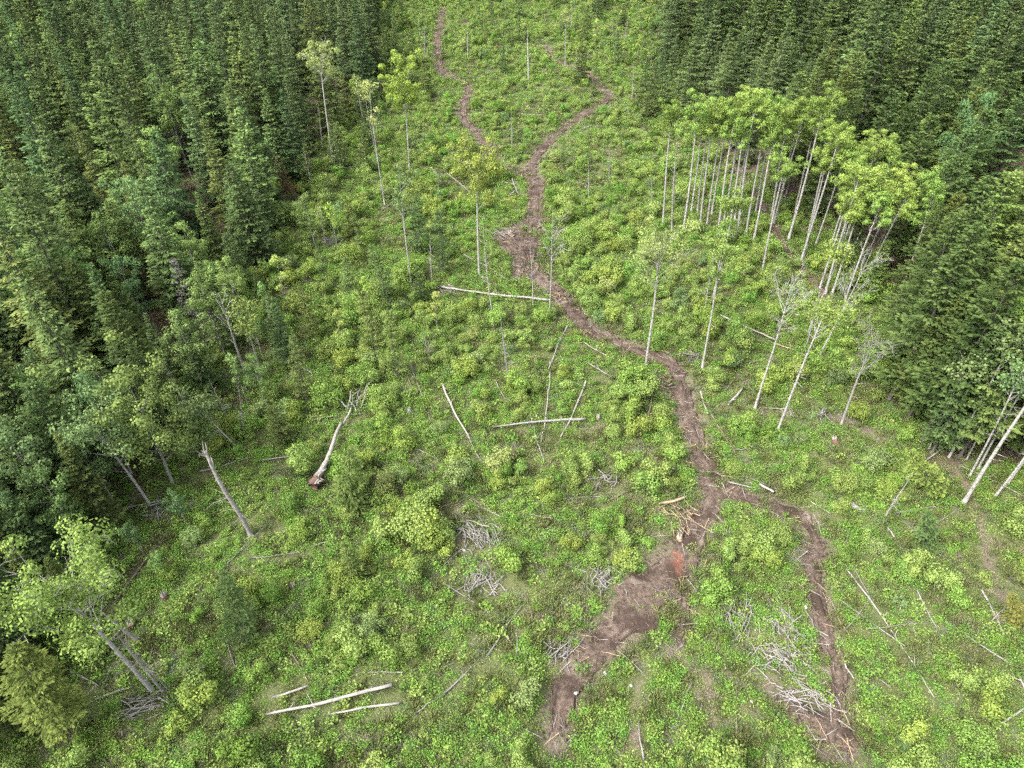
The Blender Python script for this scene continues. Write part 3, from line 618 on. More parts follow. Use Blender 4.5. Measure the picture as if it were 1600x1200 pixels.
# ------------------------------------------------------------------ the forests on both sides
def scatter(step, x0, x1, y0, y1, jit=.42):
    xs, ys = np.meshgrid(np.arange(x0, x1, step), np.arange(y0, y1, step * .87))
    xs = xs + (np.arange(xs.shape[0]) % 2)[:, None] * step * .5
    xs = xs.ravel() + rng.uniform(-jit, jit, xs.size) * step; ys = ys.ravel() + rng.uniform(-jit, jit, ys.size) * step
    return xs, ys
HP = np.array(HERO)
def far_from_heroes(x, y, d):
    ok = np.ones(len(x), bool)
    for hx, hy in HERO: ok &= np.hypot(x - hx, y - hy) > d
    return ok
forest = []   # dicts
def fill(side):
    x, y = scatter(6.4 if side < 0 else 7.4, -270, 290, 14, 420)
    e = edge_in(x, y); m = (e > .3) & (x * side > 0 if True else True)
    m &= (near_lines(x, y, TLINES) > 1.5) & (rng.random(len(x)) > np.where(e > 6, np.where(x < 0, .22, .14), .05))
    x, y, e = x[m], y[m], e[m]
    m = far_from_heroes(x, y, 2.0); x, y, e = x[m], y[m], e[m]
    for X_, Y_, E_ in zip(x, y, e):
        u, v, d = proj(X_, Y_, 0.)
        r = random.random()
        if side < 0:
            nearleft = v > 430 and E_ > -1
            pb = np.interp(v, [120, 330, 520, 800], [.05, .09, .24, .34])
            if u < 90 and v > 300: pb += .15
            kind = 'birch' if r < pb else 'spruce'
            h = random.triangular(13, 28, 21) if kind == 'spruce' else random.uniform(12, 18)
            if E_ < 5: h *= random.uniform(.6, 1.0)
            if v > 850: h *= .75
        else:
            if v > 270 and u < 1750:
                kind = 'fir' if r < .9 else ('birch' if r < .95 else 'aspen')
                h = random.uniform(19, 26)
                if 1240 < u < 1420 and v < 520 and E_ < 12: kind = 'fir'; h *= .7
            else:
                kind = 'big' if r < .92 else 'fir'; h = random.triangular(17, 32, 26)
                if u < 1300 and v > 130: h = random.uniform(15, 21)
            if E_ < 4: h *= random.uniform(.6, .95)
            if u > 1500 and v > 700: h *= .55 if random.random() < .6 else .8
        forest.append(dict(x=X_, y=Y_, e=E_, h=h, kind=kind, side=side))
fill(-1); fill(1)
for p, h, k in (((15, 950), 12, 'spruce'), ((62, 985), 9, 'fir'), ((-25, 1030), 13, 'spruce'), ((5, 1085), 9, 'fir'), ((45, 895), 14, 'birch'), ((95, 905), 11, 'spruce'), ((135, 865), 12, 'birch'), ((-45, 1120), 10, 'fir'), ((28, 1150), 6, 'fir'),
                ((170, 820), 13, 'spruce'), ((110, 830), 15, 'birch'), ((60, 820), 15, 'spruce'), ((10, 860), 15, 'birch'), ((140, 770), 16, 'fir'), ((205, 740), 15, 'birch'), ((75, 740), 17, 'spruce'), ((250, 690), 14, 'spruce'), ((225, 865), 5, 'birch'), ((175, 905), 6, 'fir'), ((290, 815), 5, 'birch'), ((120, 945), 7, 'fir'), ((40, 1035), 9, 'spruce'), ((95, 1115), 5, 'fir'), ((150, 1125), 3.5, 'birch'), ((-15, 990), 12, 'fir'), ((75, 940), 9, 'spruce'), ((255, 900), 4, 'birch')):
    q = spot(*p); forest.append(dict(x=q[0], y=q[1], e=4.0, h=h, kind=k, side=-1))
x, y = scatter(6.0, -120, 0, 20, 100); e = edge_in(x, y); m = (e > .5) & far_from_heroes(x, y, 1.8); x, y, e = x[m], y[m], e[m]
for X_, Y_, E_ in zip(x, y, e):
    k = random.choices(['spruce', 'birch', 'fir'], [6, 2, 2])[0]; forest.append(dict(x=X_, y=Y_, e=E_, h=random.uniform(9, 18) * (.7 if E_ < 4 else 1), kind=k, side=-1))
RB = [(1385, 585), (1398, 622), (1415, 655), (1436, 685), (1462, 705), (1492, 712), (1420, 560), (1440, 610), (1470, 650), (1510, 670), (1545, 700), (1450, 540), (1500, 590), (1540, 630), (1590, 660), (1420, 480), (1590, 720), (1620, 740)]
for p in RB:
    q = spot(p[0] + random.uniform(-8, 8), p[1] + random.uniform(-8, 8)); forest.append(dict(x=q[0], y=q[1], e=2.0, h=random.uniform(17, 25), kind='fir', side=1))
x, y = scatter(4.2, -140, 150, 30, 330)
e = edge_in(x, y); pr = np.where(e > .3, 0, np.clip(.36 + e / np.where(x < 0, 46, 24), 0, .3))
pr = np.maximum(pr, np.where(e < .3, .025, 0)); yc = spot(570, 470); pr = pr + np.where(e < .3, .3 * np.exp(-((x - yc[0]) ** 2 + ((y - yc[1]) * .6) ** 2) / 15 ** 2), 0) + np.where((y > 190) & (e < .3), np.clip((y - 190) / 500, 0, .25), 0)
m = (rng.random(len(x)) < pr) & (near_lines(x, y, TLINES) > 2.0) & (near_lines(x, y + 5, TLINES) > 1.0) & far_from_heroes(x, y, 3.0)
u, v, d = proj(x, y, 0.)
m &= ~((x > 0) & (v > 330)) & (v < 760) & ~((u > 655) & (u < 770) & (v > 590) & (v < 790)) & ~((u > 690) & (u < 860) & (v > 455) & (v < 540)) & ~((u > 480) & (u < 580) & (v > 630) & (v < 790))
for X_, Y_, E_ in zip(x[m], y[m], e[m]):
    k = random.choices(['young', 'spruce', 'birch', 'sapling', 'stick'], [6, 2, 2, 2, 1] if E_ > -7 else [7, 0, 1, 3, 3])[0]
    forest.append(dict(x=X_, y=Y_, e=E_, h=random.uniform(4, 11) if k == 'young' else random.uniform(5, 10) if k in ('sapling', 'stick') else random.uniform(5, 12) if E_ > -7 else random.uniform(3, 6), kind=k, side=-1 if X_ < 0 else 1))
for f in forest:
    f['z'] = float(gz(f['x'], f['y'])) - .1
    u0, v0, d = proj(f['x'], f['y'], f['z']); u1, v1, d1 = proj(f['x'], f['y'], f['z'] + f['h'])
    f['u'], f['v'], f['d'] = u1, v1, d1
    f['vis'] = (-40 < u1 < 1640 or -20 < u0 < 1620) and v1 < 1200 and v0 > 0 and f['y'] < 300
    f['size'] = f['h'] / d
LANDS = [((415, 300), 'near the rust-red dead tree'), ((300, 500), 'near the lilac-grey dead spruce'), ((235, 400), 'by the big bluish broadleaf tree'), ((505, 210), 'near the pale fan-topped aspen'),
         ((360, 560), 'near the forked white birch'), ((120, 1000), 'around the big leaning birch'), ((250, 720), 'near the large grey-trunked tree'), ((60, 380), 'at the far left, mid-height'),
         ((60, 130), 'in the upper left corner'), ((250, 130), 'in the top left forest'), ((430, 100), 'top left, by the clearing'), ((60, 560), 'in the leafy left forest'), ((60, 760), 'low in the left forest'),
         ((560, 40), 'at the top beside the clearing'), ((1100, 120), 'behind the aspen stand\'s left end'), ((1330, 180), 'behind the aspen stand\'s right end'), ((1500, 120), 'in the top right forest'),
         ((1590, 40), 'in the upper right corner'), ((1200, 60), 'at the top behind the aspen stand'), ((1430, 560), 'in the right foreground stand'), ((1540, 430), 'above the leaning right trunks'),
         ((1330, 430), 'among the right-hand aspens'), ((1570, 700), 'behind the leaning white trunks'), ((1400, 40), 'at the top of the right forest')]
LPOS = [(*spot(*p), t) for p, t in LANDS]
TONES = [('blue-green', (.86, .98, 1.0)), ('dark green', (.8, .85, .78)), ('mid-green', (1.08, 1.1, .95)), ('olive-green', (1.2, 1.08, .85)), ('light green', (1.3, 1.36, 1.05))]
KN = {'spruce': ('spruce_tree', 'spruce', 'conifer', SPR), 'big': ('spruce_tree', 'spruce', 'conifer', BIGS), 'fir': ('fir_tree', 'fir', 'conifer', FIR), 'birch': ('birch_tree', 'birch', 'tree', BIR), 'young': ('young_conifer', 'young conifer', 'conifer', YNG), 'sapling': ('sapling', 'leafy sapling', 'sapling', SAP), 'stick': ('dead_sapling', 'bare dead sapling', 'sapling', STI), 'aspen': ('aspen_tree', 'aspen', 'tree', ASP)}
cnt = {'spruce_tree': 0, 'fir_tree': 0, 'birch_tree': 0, 'aspen_tree': 0, 'young_conifer': 0, 'sapling': 0, 'dead_sapling': 0}
single, mass = [], []
for f in sorted(forest, key=lambda f: -f['size']):
    n = KN[f['kind']][0]
    if f['vis'] and cnt[n] < (290 if n == 'spruce_tree' else 220): cnt[n] += 1; single.append(f)
    else: mass.append(f)
by = {}
for f in single:
    hw = 'tall' if f['h'] > 21 else ('mid-sized' if f['h'] > 15 else 'short')
    f['tone'] = random.choices(TONES, [3, 4, 4, 1, 1] if f['kind'] == 'fir' else [3, 3, 4, 2, 2])[0] if f['kind'] in ('spruce', 'big', 'fir', 'young') else random.choice([TONES[0], TONES[2], TONES[4]] if f['kind'] == 'birch' else [TONES[2], TONES[4]])
    row = 'outside' if f['e'] < 0 else 'at the edge' if f['e'] < 5 else ('just inside' if f['e'] < 14 else 'deep inside')
    lp = min(LPOS, key=lambda p: math.hypot(p[0] - f['x'], p[1] - f['y']))[2]
    f['lab'] = f"{hw} {'grey' if f['kind'] == 'stick' else f['tone'][0]} {KN[f['kind']][1]} {row}, {lp}"
    by.setdefault(f['lab'], []).append(f)
for lab, fs in by.items():
    fs.sort(key=lambda f: f['u'])
    for i, f in enumerate(fs):
        f['lab'] = lab if len(fs) == 1 else f'{lab}, {ORD[min(i, 44)]} from left'
def forest_tree(f, i):
    n, word, cat, protos = KN[f['kind']]
    b = Vector((f['x'], f['y'], f['z'])); t = b + Vector((random.gauss(0, .025), random.gauss(0, .025), 1)) * f['h']
    k = random.uniform(.9, 1.1) * (.75 if f['kind'] == 'young' else 1)
    tree(n, protos[i % len(protos)], b, t, f['lab'], cat, ('left' if f['side'] < 0 else 'right') + f' forest {word} trees', tuple(k * c for c in f['tone'][1]))
for i, f in enumerate(single): forest_tree(f, random.randrange(12))

# scattering of what nobody could count: points that carry one of several plants
def cover(name, pts, rot, scl, var, meshes, label):
    coll = bpy.data.collections.new(name + '_plants')
    for i, me in enumerate(meshes):
        coll.objects.link(bpy.data.objects.new(f'{name}_{chr(97 + i)}', me))
    me = bpy.data.meshes.new(name); me.vertices.add(len(pts)); me.vertices.foreach_set('co', np.ascontiguousarray(pts, np.float32).ravel())
    for a, ty, v in (('rot', 'FLOAT', rot), ('scl', 'FLOAT', scl), ('var', 'INT', var)):
        at = me.attributes.new(a, ty, 'POINT'); at.data.foreach_set('value', np.ascontiguousarray(v, np.float32 if ty == 'FLOAT' else np.int32))
    o = obj(name, me); o['kind'] = 'stuff'; o['label'] = label
    ng = bpy.data.node_groups.new(name, 'GeometryNodeTree')
    ng.interface.new_socket('Geometry', in_out='INPUT', socket_type='NodeSocketGeometry'); ng.interface.new_socket('Geometry', in_out='OUTPUT', socket_type='NodeSocketGeometry')
    N, L = ng.nodes, ng.links
    gi, go = N.new('NodeGroupInput'), N.new('NodeGroupOutput')
    ip = N.new('GeometryNodeInstanceOnPoints'); ci = N.new('GeometryNodeCollectionInfo'); ci.inputs[0].default_value = coll; ci.inputs['Separate Children'].default_value = True; ci.inputs['Reset Children'].default_value = True
    def na(n, ty):
        q = N.new('GeometryNodeInputNamedAttribute'); q.data_type = ty; q.inputs[0].default_value = n; return q.outputs[0]
    cx = N.new('ShaderNodeCombineXYZ'); L.new(na('rot', 'FLOAT'), cx.inputs[2])
    L.new(gi.outputs[0], ip.inputs['Points']); L.new(ci.outputs[0], ip.inputs['Instance']); ip.inputs['Pick Instance'].default_value = True
    L.new(na('var', 'INT'), ip.inputs['Instance Index']); L.new(cx.outputs[0], ip.inputs['Rotation']); L.new(na('scl', 'FLOAT'), ip.inputs['Scale'])
    L.new(ip.outputs[0], go.inputs[0])
    mo = o.modifiers.new('plants', 'NODES'); mo.node_group = ng
    return o
def joined(proto):
    """trunk and crown of a tree in one mesh for the far forest mass"""
    parts = [p for p in proto[:-1] if p is not None]
    V, Fq, T, MI, n = [], [], [], [], 0; mats = []
    for p in parts:
        v = np.empty(len(p.vertices) * 3, np.float32); p.vertices.foreach_get('co', v)
        f = np.empty(len(p.loops), np.int32); p.loops.foreach_get('vertex_index', f)
        t = np.empty(len(p.vertices), np.float32); p.attributes['tint'].data.foreach_get('value', t)
        V.append(v.reshape(-1, 3)); Fq.append(f.reshape(-1, 4) + n); T.append(t); MI.append(np.full(len(f) // 4, len(mats), np.int32)); mats.append(p.materials[0]); n += len(p.vertices)
    me = raw_mesh('forest_tree', np.vstack(V), np.vstack(Fq), mats[0], False, {'tint': np.concatenate(T)})
    for m in mats[1:]: me.materials.append(m)
    me.polygons.foreach_set('material_index', np.concatenate(MI)); return me
pl = [joined(SPR[0]), joined(SPR[2]), joined(BIGS[0]), joined(FIR[0]), joined(BIR[0]), joined(ASP[0])]
ph = [24, 26, 29, 26, 18, 22]
vi = {'spruce': (0, 1), 'big': (2,), 'fir': (3,), 'birch': (4,), 'aspen': (5,), 'young': (0,), 'sapling': (4,), 'stick': (4,)}
va = np.array([random.choice(vi[f['kind']]) for f in mass])
cover('forest', np.array([(f['x'], f['y'], f['z']) for f in mass]), rng.random(len(mass)) * 6.28, np.array([f['h'] / ph[v] for f, v in zip(mass, va)]), va, pl, 'dense dark conifer forest running on behind the nearer trees')

# ------------------------------------------------------------------ fallen logs: photo ends, radius at butt and tip, wood, label
LOGS = [
 ((537, 667), (551, 636), .16, .10, 'wood_pale', 'broken upper end of the torn root log, lying beyond it'),
 ((692, 606), (734, 690), .17, .10, 'wood_pale', 'bright white straight log in the middle of the clearing'),
 ((734, 688), (752, 722), .07, .03, 'wood_pale', 'thin forked tip beyond the bright white log'),
 ((690, 456), (860, 477), .15, .20, 'wood_pale', 'longest pale log lying across towards the track'),
 ((886, 516), (857, 580), .13, .08, 'wood_grey', 'grey pole running down from the track edge'),
 ((859, 584), (846, 690), .11, .06, 'wood_pale', 'long thin white pole below the grey pole from the track'),
 ((915, 598), (876, 682), .13, .07, 'wood_pale', 'thin whitish pole slanting right of the long thin pole'),
 ((771, 670), (915, 655), .10, .22, 'wood_grey', 'brownish grey log crossing the two thin poles'),
 ((834, 667), (849, 721), .08, .05, 'wood_grey', 'short grey pole below the crossing log'),
 ((911, 542), (955, 566), .08, .05, 'wood_pale', 'short thin pale pole beside the track bank'),
 ((918, 572), (955, 592), .09, .06, 'wood_grey', 'short grey pole right below the track bank'),
 ((1022, 590), (1011, 655), .13, .09, 'wood_brown', 'brown log pointing down from the birch foot at the track'),
 ((1015, 586), (1040, 605), .10, .07, 'wood_pale', 'short pale pole on the track bank at the birch foot'),
 ((725, 405), (790, 442), .08, .05, 'wood_pale', 'thin pale pole behind the tall airy birch'),
 ((673, 262), (694, 290), .14, .08, 'wood_pale', 'short pale log left of the track fork, upper clearing'),
 ((530, 266), (577, 259), .12, .10, 'wood_pale', 'pale arched log near the upper left forest edge'),
 ((785, 283), (812, 287), .11, .09, 'wood_pale', 'pale pole in the crossed logs beside the track fork'),
 ((812, 289), (793, 308), .11, .08, 'wood_pale', 'pale slanting pole in the crossed logs beside the track fork'),
 ((800, 279), (810, 302), .12, .10, 'wood_grey', 'grey pole in the crossed logs beside the track fork'),
 ((1124, 500), (1210, 536), .15, .12, 'wood_pale', 'long yellowish pale log right of the track'),
 ((1206, 538), (1246, 551), .11, .08, 'wood_yellow', 'yellowish pole carrying on from the long pale log'),
 ((1138, 634), (1161, 606), .16, .13, 'wood_pale', 'short pale log among shrubs right of the track'),
 ((1094, 613), (1106, 647), .11, .08, 'wood_pale', 'white pole beside the right track bank'),
 ((1111, 647), (1149, 705), .09, .06, 'wood_brown', 'thin brown pole following the track bank'),
 ((1190, 635), (1232, 637), .07, .05, 'wood_pale', 'thin pale pole at the foot of the bare white tree'),
 ((1139, 751), (1176, 760), .10, .07, 'wood_pale', 'thin pale pole above the right track branch'),
 ((1187, 756), (1209, 769), .17, .14, 'wood_pale', 'short thick white log at the right track branch'),
 ((1150, 702), (1182, 697), .08, .05, 'wood_grey', 'bent grey pole among shrubs above the right track branch'),
 ((1322, 889), (1458, 1094), .085, .05, 'wood_pale', 'very long thin pole across the lower right shrubs'),
 ((1431, 925), (1460, 985), .07, .05, 'wood_grey', 'faint grey pole right of the very long thin pole'),
 ((1532, 924), (1566, 996), .11, .09, 'wood_grey', 'grey white log pointing down near the right edge'),
 ((1586, 1054), (1612, 1108), .11, .08, 'wood_pale', 'pale log at the lower right edge'),
 ((1532, 987), (1570, 953), .08, .06, 'wood_pale', 'short pale pole under the rusty conifer'),
 ((1558, 1138), (1610, 1103), .11, .08, 'wood_pale', 'pale log in the bottom right corner'),
 ((177, 942), (245, 852), .13, .11, 'wood_brown', 'brown straight log at the lower left forest edge'),
 ((247, 850), (262, 831), .10, .07, 'wood_red', 'short reddish broken end above the brown straight log'),
 ((427, 1095), (483, 1076), .14, .11, 'wood_pale', 'shorter upper log of the bottom logs'),
 ((418, 1122), (614, 1077), .13, .19, 'wood_pale', 'longest pale log near the bottom with splayed roots'),
 ((510, 1122), (625, 1103), .09, .12, 'wood_pale', 'thin log just below the longest bottom log'),
 ((108, 1044), (152, 1069), .10, .08, 'wood_grey', 'short grey pole below the big leaning birch'),
 ((456, 1022), (483, 1070), .07, .05, 'wood_brown', 'thin dark pole above the bottom logs'),
 ((942, 783), (987, 762), .10, .07, 'wood_brown', 'brown pole among shrubs left of the track junction'),
 ((1030, 790), (1072, 779), .18, .16, 'wood_yellow', 'thick fresh log on the debris beside the track'),
 ((761, 938), (780, 919), .08, .06, 'wood_pale', 'short pale stick log below the lower brush pile'),
 ((787, 994), (797, 1007), .07, .05, 'wood_pale', 'very short pale stick log in the lower clearing'),
 ((430, 535), (466, 562), .10, .07, 'wood_grey', 'thin grey pole in the left clearing'),
 ((450, 562), (487, 584), .12, .09, 'wood_pale', 'white log in the left clearing below the thin grey pole'),
 ((491, 656), (527, 650), .09, .07, 'wood_pale', 'short white curved pole above the torn root log'),
 ((405, 721), (463, 712), .09, .06, 'wood_grey', 'grey branchy pole left of the torn root log'),
 ((1367, 1060), (1391, 1075), .07, .05, 'wood_pale', 'short pale stick log beside the very long thin pole'),
 ((1318, 1040), (1331, 1063), .08, .06, 'wood_pale', 'short pale stick log beside the lower right track'),
 ((596, 333), (619, 313), .11, .08, 'wood_grey', 'grey log at the foot of the slender left stems'),
 ((1387, 824), (1398, 839), .09, .07, 'wood_pale', 'tiny pale log below the splintered grey stump'),
 ((655, 704), (686, 720), .09, .06, 'wood_grey', 'thin grey pole left of the bright white log'),
 ((1497, 729), (1600, 780), .06, .05, 'wood_pale', 'white thin pole fallen across the leaning right trunks'),
 ((1443, 724), (1500, 686), .11, .09, 'wood_grey', 'grey trunk fallen against the right stand'),
 ((200, 791), (256, 780), .10, .07, 'wood_grey', 'grey pole at the foot of the clean white birch'),
 ((150, 1090), (205, 1072), .10, .07, 'wood_grey', 'grey pole in the shade at the bottom left'),
 ((660, 620), (640, 570), .06, .04, 'wood_grey', 'thin grey pole near the lone yellowish conifer'),
 ((860, 372), (905, 348), .09, .06, 'wood_grey', 'thin grey pole right of the dirt patch'),
 ((775, 600), (790, 625), .06, .04, 'wood_pale', 'short whitish pole left of the grey dead snag'),
 ((697, 268), (735, 300), .10, .07, 'wood_pale', 'second pale log left of the track fork, farther right'),
 ((905, 205), (930, 196), .12, .09, 'wood_pale', 'pale log inside the right track fork'),
 ((808, 180), (850, 182), .11, .09, 'wood_grey', 'grey log behind the short dead pole at the fork'),
 ((1266, 780), (1300, 801), .06, .04, 'wood_pale', 'thin pale stick log at the bend of the right track branch'),
]
SEG = []
def log(f, t, r0, r1, wood, label):
    a, b = np.array(spot(*f)), np.array(spot(*t)); L = np.hypot(*(b - a)); n = max(5, int(L / .8))
    s = np.linspace(0, 1, n)[:, None]; P2 = a + (b - a) * s
    side = np.array([-(b - a)[1], (b - a)[0]]) / L
    bw = .02 * L * math.sin(random.random() * 6); P2 = P2 + np.outer(np.sin(s[:, 0] * 3.14) * bw + (vn(s[:, 0] * 9, s[:, 0] * 0 + r0 * 999, 1.3, 5) - .5) * .16, side)
    za, zb = float(gz(*a)), float(gz(*b))
    z = np.maximum(za + (zb - za) * s[:, 0], gz(P2[:, 0], P2[:, 1]) - .1) + max(r0, r1) * .6 + random.uniform(.14, .26) + (.25 if max(r0, r1) > .145 else 0)
    z = np.convolve(np.r_[z[0], z, z[-1]], [.25, .5, .25], 'valid')
    mid = np.array([(a[0] + b[0]) / 2, (a[1] + b[1]) / 2, (za + zb) / 2])
    mb = MB(); rr = np.linspace(r0, r1, n) * .78 * (1 + .18 * (rng.random(n) - .5)); mb.tube(np.c_[P2, z] - mid, rr, 9, rough=.14)
    o = obj('fallen_log', mb.mesh('fallen_log', M[wood], True), loc=mid); tag(o, label, 'log', 'logs and poles lying in the clearing')
    SEG.append((a, b))
    for _ in range(int(min(7, L / 2.2)) if max(r0, r1) > .08 else 1):
        k = random.uniform(.15, .95); i = int(k * (n - 1)); p = np.r_[P2[i], z[i]] - mid
        d = np.array([random.gauss(0, 1), random.gauss(0, 1), abs(random.gauss(.5, .5))]); d /= np.linalg.norm(d); l = random.uniform(.3, 1.1)
        m2 = MB(); m2.tube(p + np.outer([0, .5, 1], d) * l + rng.normal(size=(3, 3)) * .04, [.045, .032, .018], 5)
        obj('branch_stub', m2.mesh('branch_stub', M[wood], True), o)
    return o, mid, P2, z
for a in LOGS: log(*a)

# the torn log with its root plate, a leaning snapped trunk, stumps and stones
def root_log():
    b = gpoint(496, 753); e = gpoint(538, 666); mid = b
    root = empty('uprooted_log', b); tag(root, 'fallen log with a reddish torn root end and white splinters, left clearing', 'log')
    d = np.array(e - b); L = np.linalg.norm(d); s = np.linspace(0, 1, 12)[:, None]
    P = d * s + np.array([0, 0, .75]) + np.c_[.25 * np.sin(s * 5), 0 * s, .25 * np.sin(s * 3)]
    m = MB(); m.tube(P, np.interp(s[:, 0], [0, .12, .3, 1], [.45, .34, .26, .15]), 10, rough=.15); obj('trunk', m.mesh('log_trunk', M['wood_pale'], True), root)
    m = MB(); m.tube(P[0] + np.outer([-1.1, -.4, .0, .9], d / L) + np.array([0, 0, -.15]), [.5, .62, .56, .4], 11, rough=.4); obj('root_plate', m.mesh('root_plate', M['wood_red'], True), root)
    for i in range(9):
        v = unit(np.array([random.gauss(.6, .6), random.gauss(-.1, .6), random.gauss(.3, .5)])); q = P[0] + d / L * random.uniform(-.9, .8); l = random.uniform(.6, 1.5)
        m = MB(); m.tube(q + np.outer([0, .5, 1], v) * l, [.14, .09, .02], 5, rough=.3); obj('splinter', m.mesh('splinter', M['wood_pale'], True), root)
    t = gpoint(550, 640)
    for i in range(12):
        q = np.array(t - b) + np.array([random.gauss(0, .6), random.gauss(0, .8), .8]); v = unit(np.array([random.gauss(.2, .6), random.gauss(.8, .5), random.gauss(.5, .35)])); l = random.uniform(1.4, 3.4)
        m = MB(); m.tube(q + np.outer([0, .4, .75, 1], v) * l + rng.normal(size=(4, 3)) * .14, [.07, .055, .04, .02], 4); obj('branch', m.mesh('branch', M['wood_pale'], True), root)
    SEG.append((np.array(b)[:2], np.array(t)[:2]))
root_log()
def snapped():
    b = gpoint(391, 836, -.2); t = top_at(324, 712, b.y + 1.0); root = empty('snapped_tree', b)
    tag(root, 'thick leaning grey trunk snapped off with white jagged splinters, left edge', 'tree')
    d = np.array(t - b); L = np.linalg.norm(d); s = np.linspace(0, 1, 12)[:, None]; P = d * s + np.c_[.12 * np.sin(s * 6), .1 * np.cos(s * 5), 0 * s]
    m = MB(); m.tube(P, np.interp(s[:, 0], [0, .05, .8, 1], [.32, .23, .18, .12]), 10, rough=.15); obj('trunk', m.mesh('snapped_trunk', M['bark_grey'], True), root)
    for i in range(16):
        q = P[int(random.uniform(8, 11.9))]; v = unit(d / L + np.array([random.gauss(0, .28), random.gauss(0, .28), random.gauss(-.05, .28)])); l = random.uniform(.5, 2.0)
        m = MB(); m.tube(q + np.outer([0, .5, 1], v) * l + rng.normal(size=(3, 3)) * .08, [.06, .045, .01], 5, rough=.5); obj('splinter', m.mesh('splinter', M['wood_pale'], True), root)
    for i in range(8):
        q = P[int(random.uniform(3, 9))]; v = unit(np.array([random.gauss(0, 1), random.gauss(0, .7), random.gauss(-.2, .4)])); l = random.uniform(1, 3)
        m = MB(); m.tube(q + np.outer([0, .5, 1], v) * l + rng.normal(size=(3, 3)) * .1, [.03, .02, .008], 4); obj('branch', m.mesh('dry_branch', M['bark_grey'], True), root)
    HERO.append((b.x, b.y)); SEG.append((np.array(b)[:2], np.array(b)[:2] + .1))
snapped()
def stump(u, v, r, h, wood, label, splint=7, lean=(0, 0)):
    b = gpoint(u, v, -.1); root = empty('tree_stump', b); tag(root, label, 'stump')
    s = np.linspace(0, 1, 5)[:, None]; P = np.c_[lean[0] * s, lean[1] * s, h * s]
    m = MB(); m.tube(P, np.interp(s[:, 0], [0, .25, 1], [1.5 * r, r * 1.05, .9 * r]), 11, rough=.22); obj('stem', m.mesh('stump_stem', M[wood], True), root)
    for i in range(splint):
        an = i * 6.283 / splint; q = P[-1] * .9 + np.array([math.cos(an), math.sin(an), 0]) * r * .55; l = random.uniform(.2, .75)
        m = MB(); m.tube(q + np.outer([0, .5, 1], [lean[0] * .4, lean[1] * .4, 1]) * l, [r * .32, r * .22, .01], 5, rough=.4); obj('splinter', m.mesh('splinter', M['wood_pale'], True), root)
    SEG.append((np.array([b.x, b.y]), np.array([b.x, b.y - 1.0])))
stump(1312, 692, .32, .8, 'wood_red', 'splintered grey stump with a red rotten base, right clearing', 8, (-.4, .6))
stump(1352, 793, .24, .5, 'wood_grey', 'low splintered grey stump lying near the leaning broken stem', 6, (-1.2, .3))
stump(1062, 838, .3, .4, 'wood_yellow', 'fresh stump in the track debris', 5)
stump(640, 640, .28, .5, 'wood_grey', 'small grey stump left of the bright white log', 5)
stump(935, 650, .3, .5, 'wood_brown', 'brown stump at the end of the crossing log', 5)
stump(1066, 700, .3, .45, 'wood_brown', 'brown stump on the left bank of the track', 5)
stump(205, 975, .35, .7, 'wood_red', 'reddish rotten stump behind the big leaning birch trunk', 6)
stump(255, 930, .3, .5, 'wood_red', 'low reddish stump by the brown straight log', 5)
stump(458, 915, .28, .4, 'wood_red', 'small dark red stump in the lower left clearing', 5)
stump(800, 372, .4, .6, 'wood_brown', 'uprooted brown stump on the upper dirt patch', 7, (-.4, .2))
ST = []
for i in range(3):
    V = []; F_ = []
    import bmesh
    bm = bmesh.new(); bmesh.ops.create_icosphere(bm, subdivisions=2, radius=1)
    for v in bm.verts: v.co *= 1 + .45 * (random.random() - .5); v.co.z *= .6
    me = bpy.data.meshes.new('stone'); bm.to_mesh(me); bm.free(); me.materials.append(M['stone']); ST.append(me)
STONES = [((725, 861), .3, 'white stone left of the upper brush pile'), ((907, 969), .28, 'larger white stone in the lower middle shrubs'), ((900, 1086), .3, 'white stone on the lower end of the track'), ((1053, 977), .2, 'white stone between the two lower ruts'),
          ((985, 1075), .22, 'white stone on the faded wheel rut'), ((558, 825), .25, 'pale stone in the lower left clearing'), ((1174, 1097), .25, 'white stone above the bottom right soil patch'), ((1258, 950), .28, 'pale stone left of the lower right track'),
          ((1097, 992), .2, 'white stone left of the right brush piles'), ((753, 528), .3, 'white stone in the clearing above the white log'), ((945, 1055), .25, 'whitish wedge stone by the lower track'), ((857, 853), .15, 'tiny white stone right of the brush pile'),
          ((1195, 1045), .22, 'white stone below the right brush piles'), ((1180, 985), .18, 'small pale stone beside the right brush piles')]
for i, (p, r, lb) in enumerate(STONES):
    b = gpoint(*p, r * .3 + .02); o = obj('stone', ST[i % 3], loc=b); r *= .62; o.scale = (r * random.uniform(.8, 1.3), r * random.uniform(.7, 1), r); o.rotation_euler = (0, 0, random.random() * 6); tag(o, lb, 'stone', 'pale stones in the clearing')
    SEG.append((np.array([b.x, b.y]), np.array([b.x, b.y - .6])))

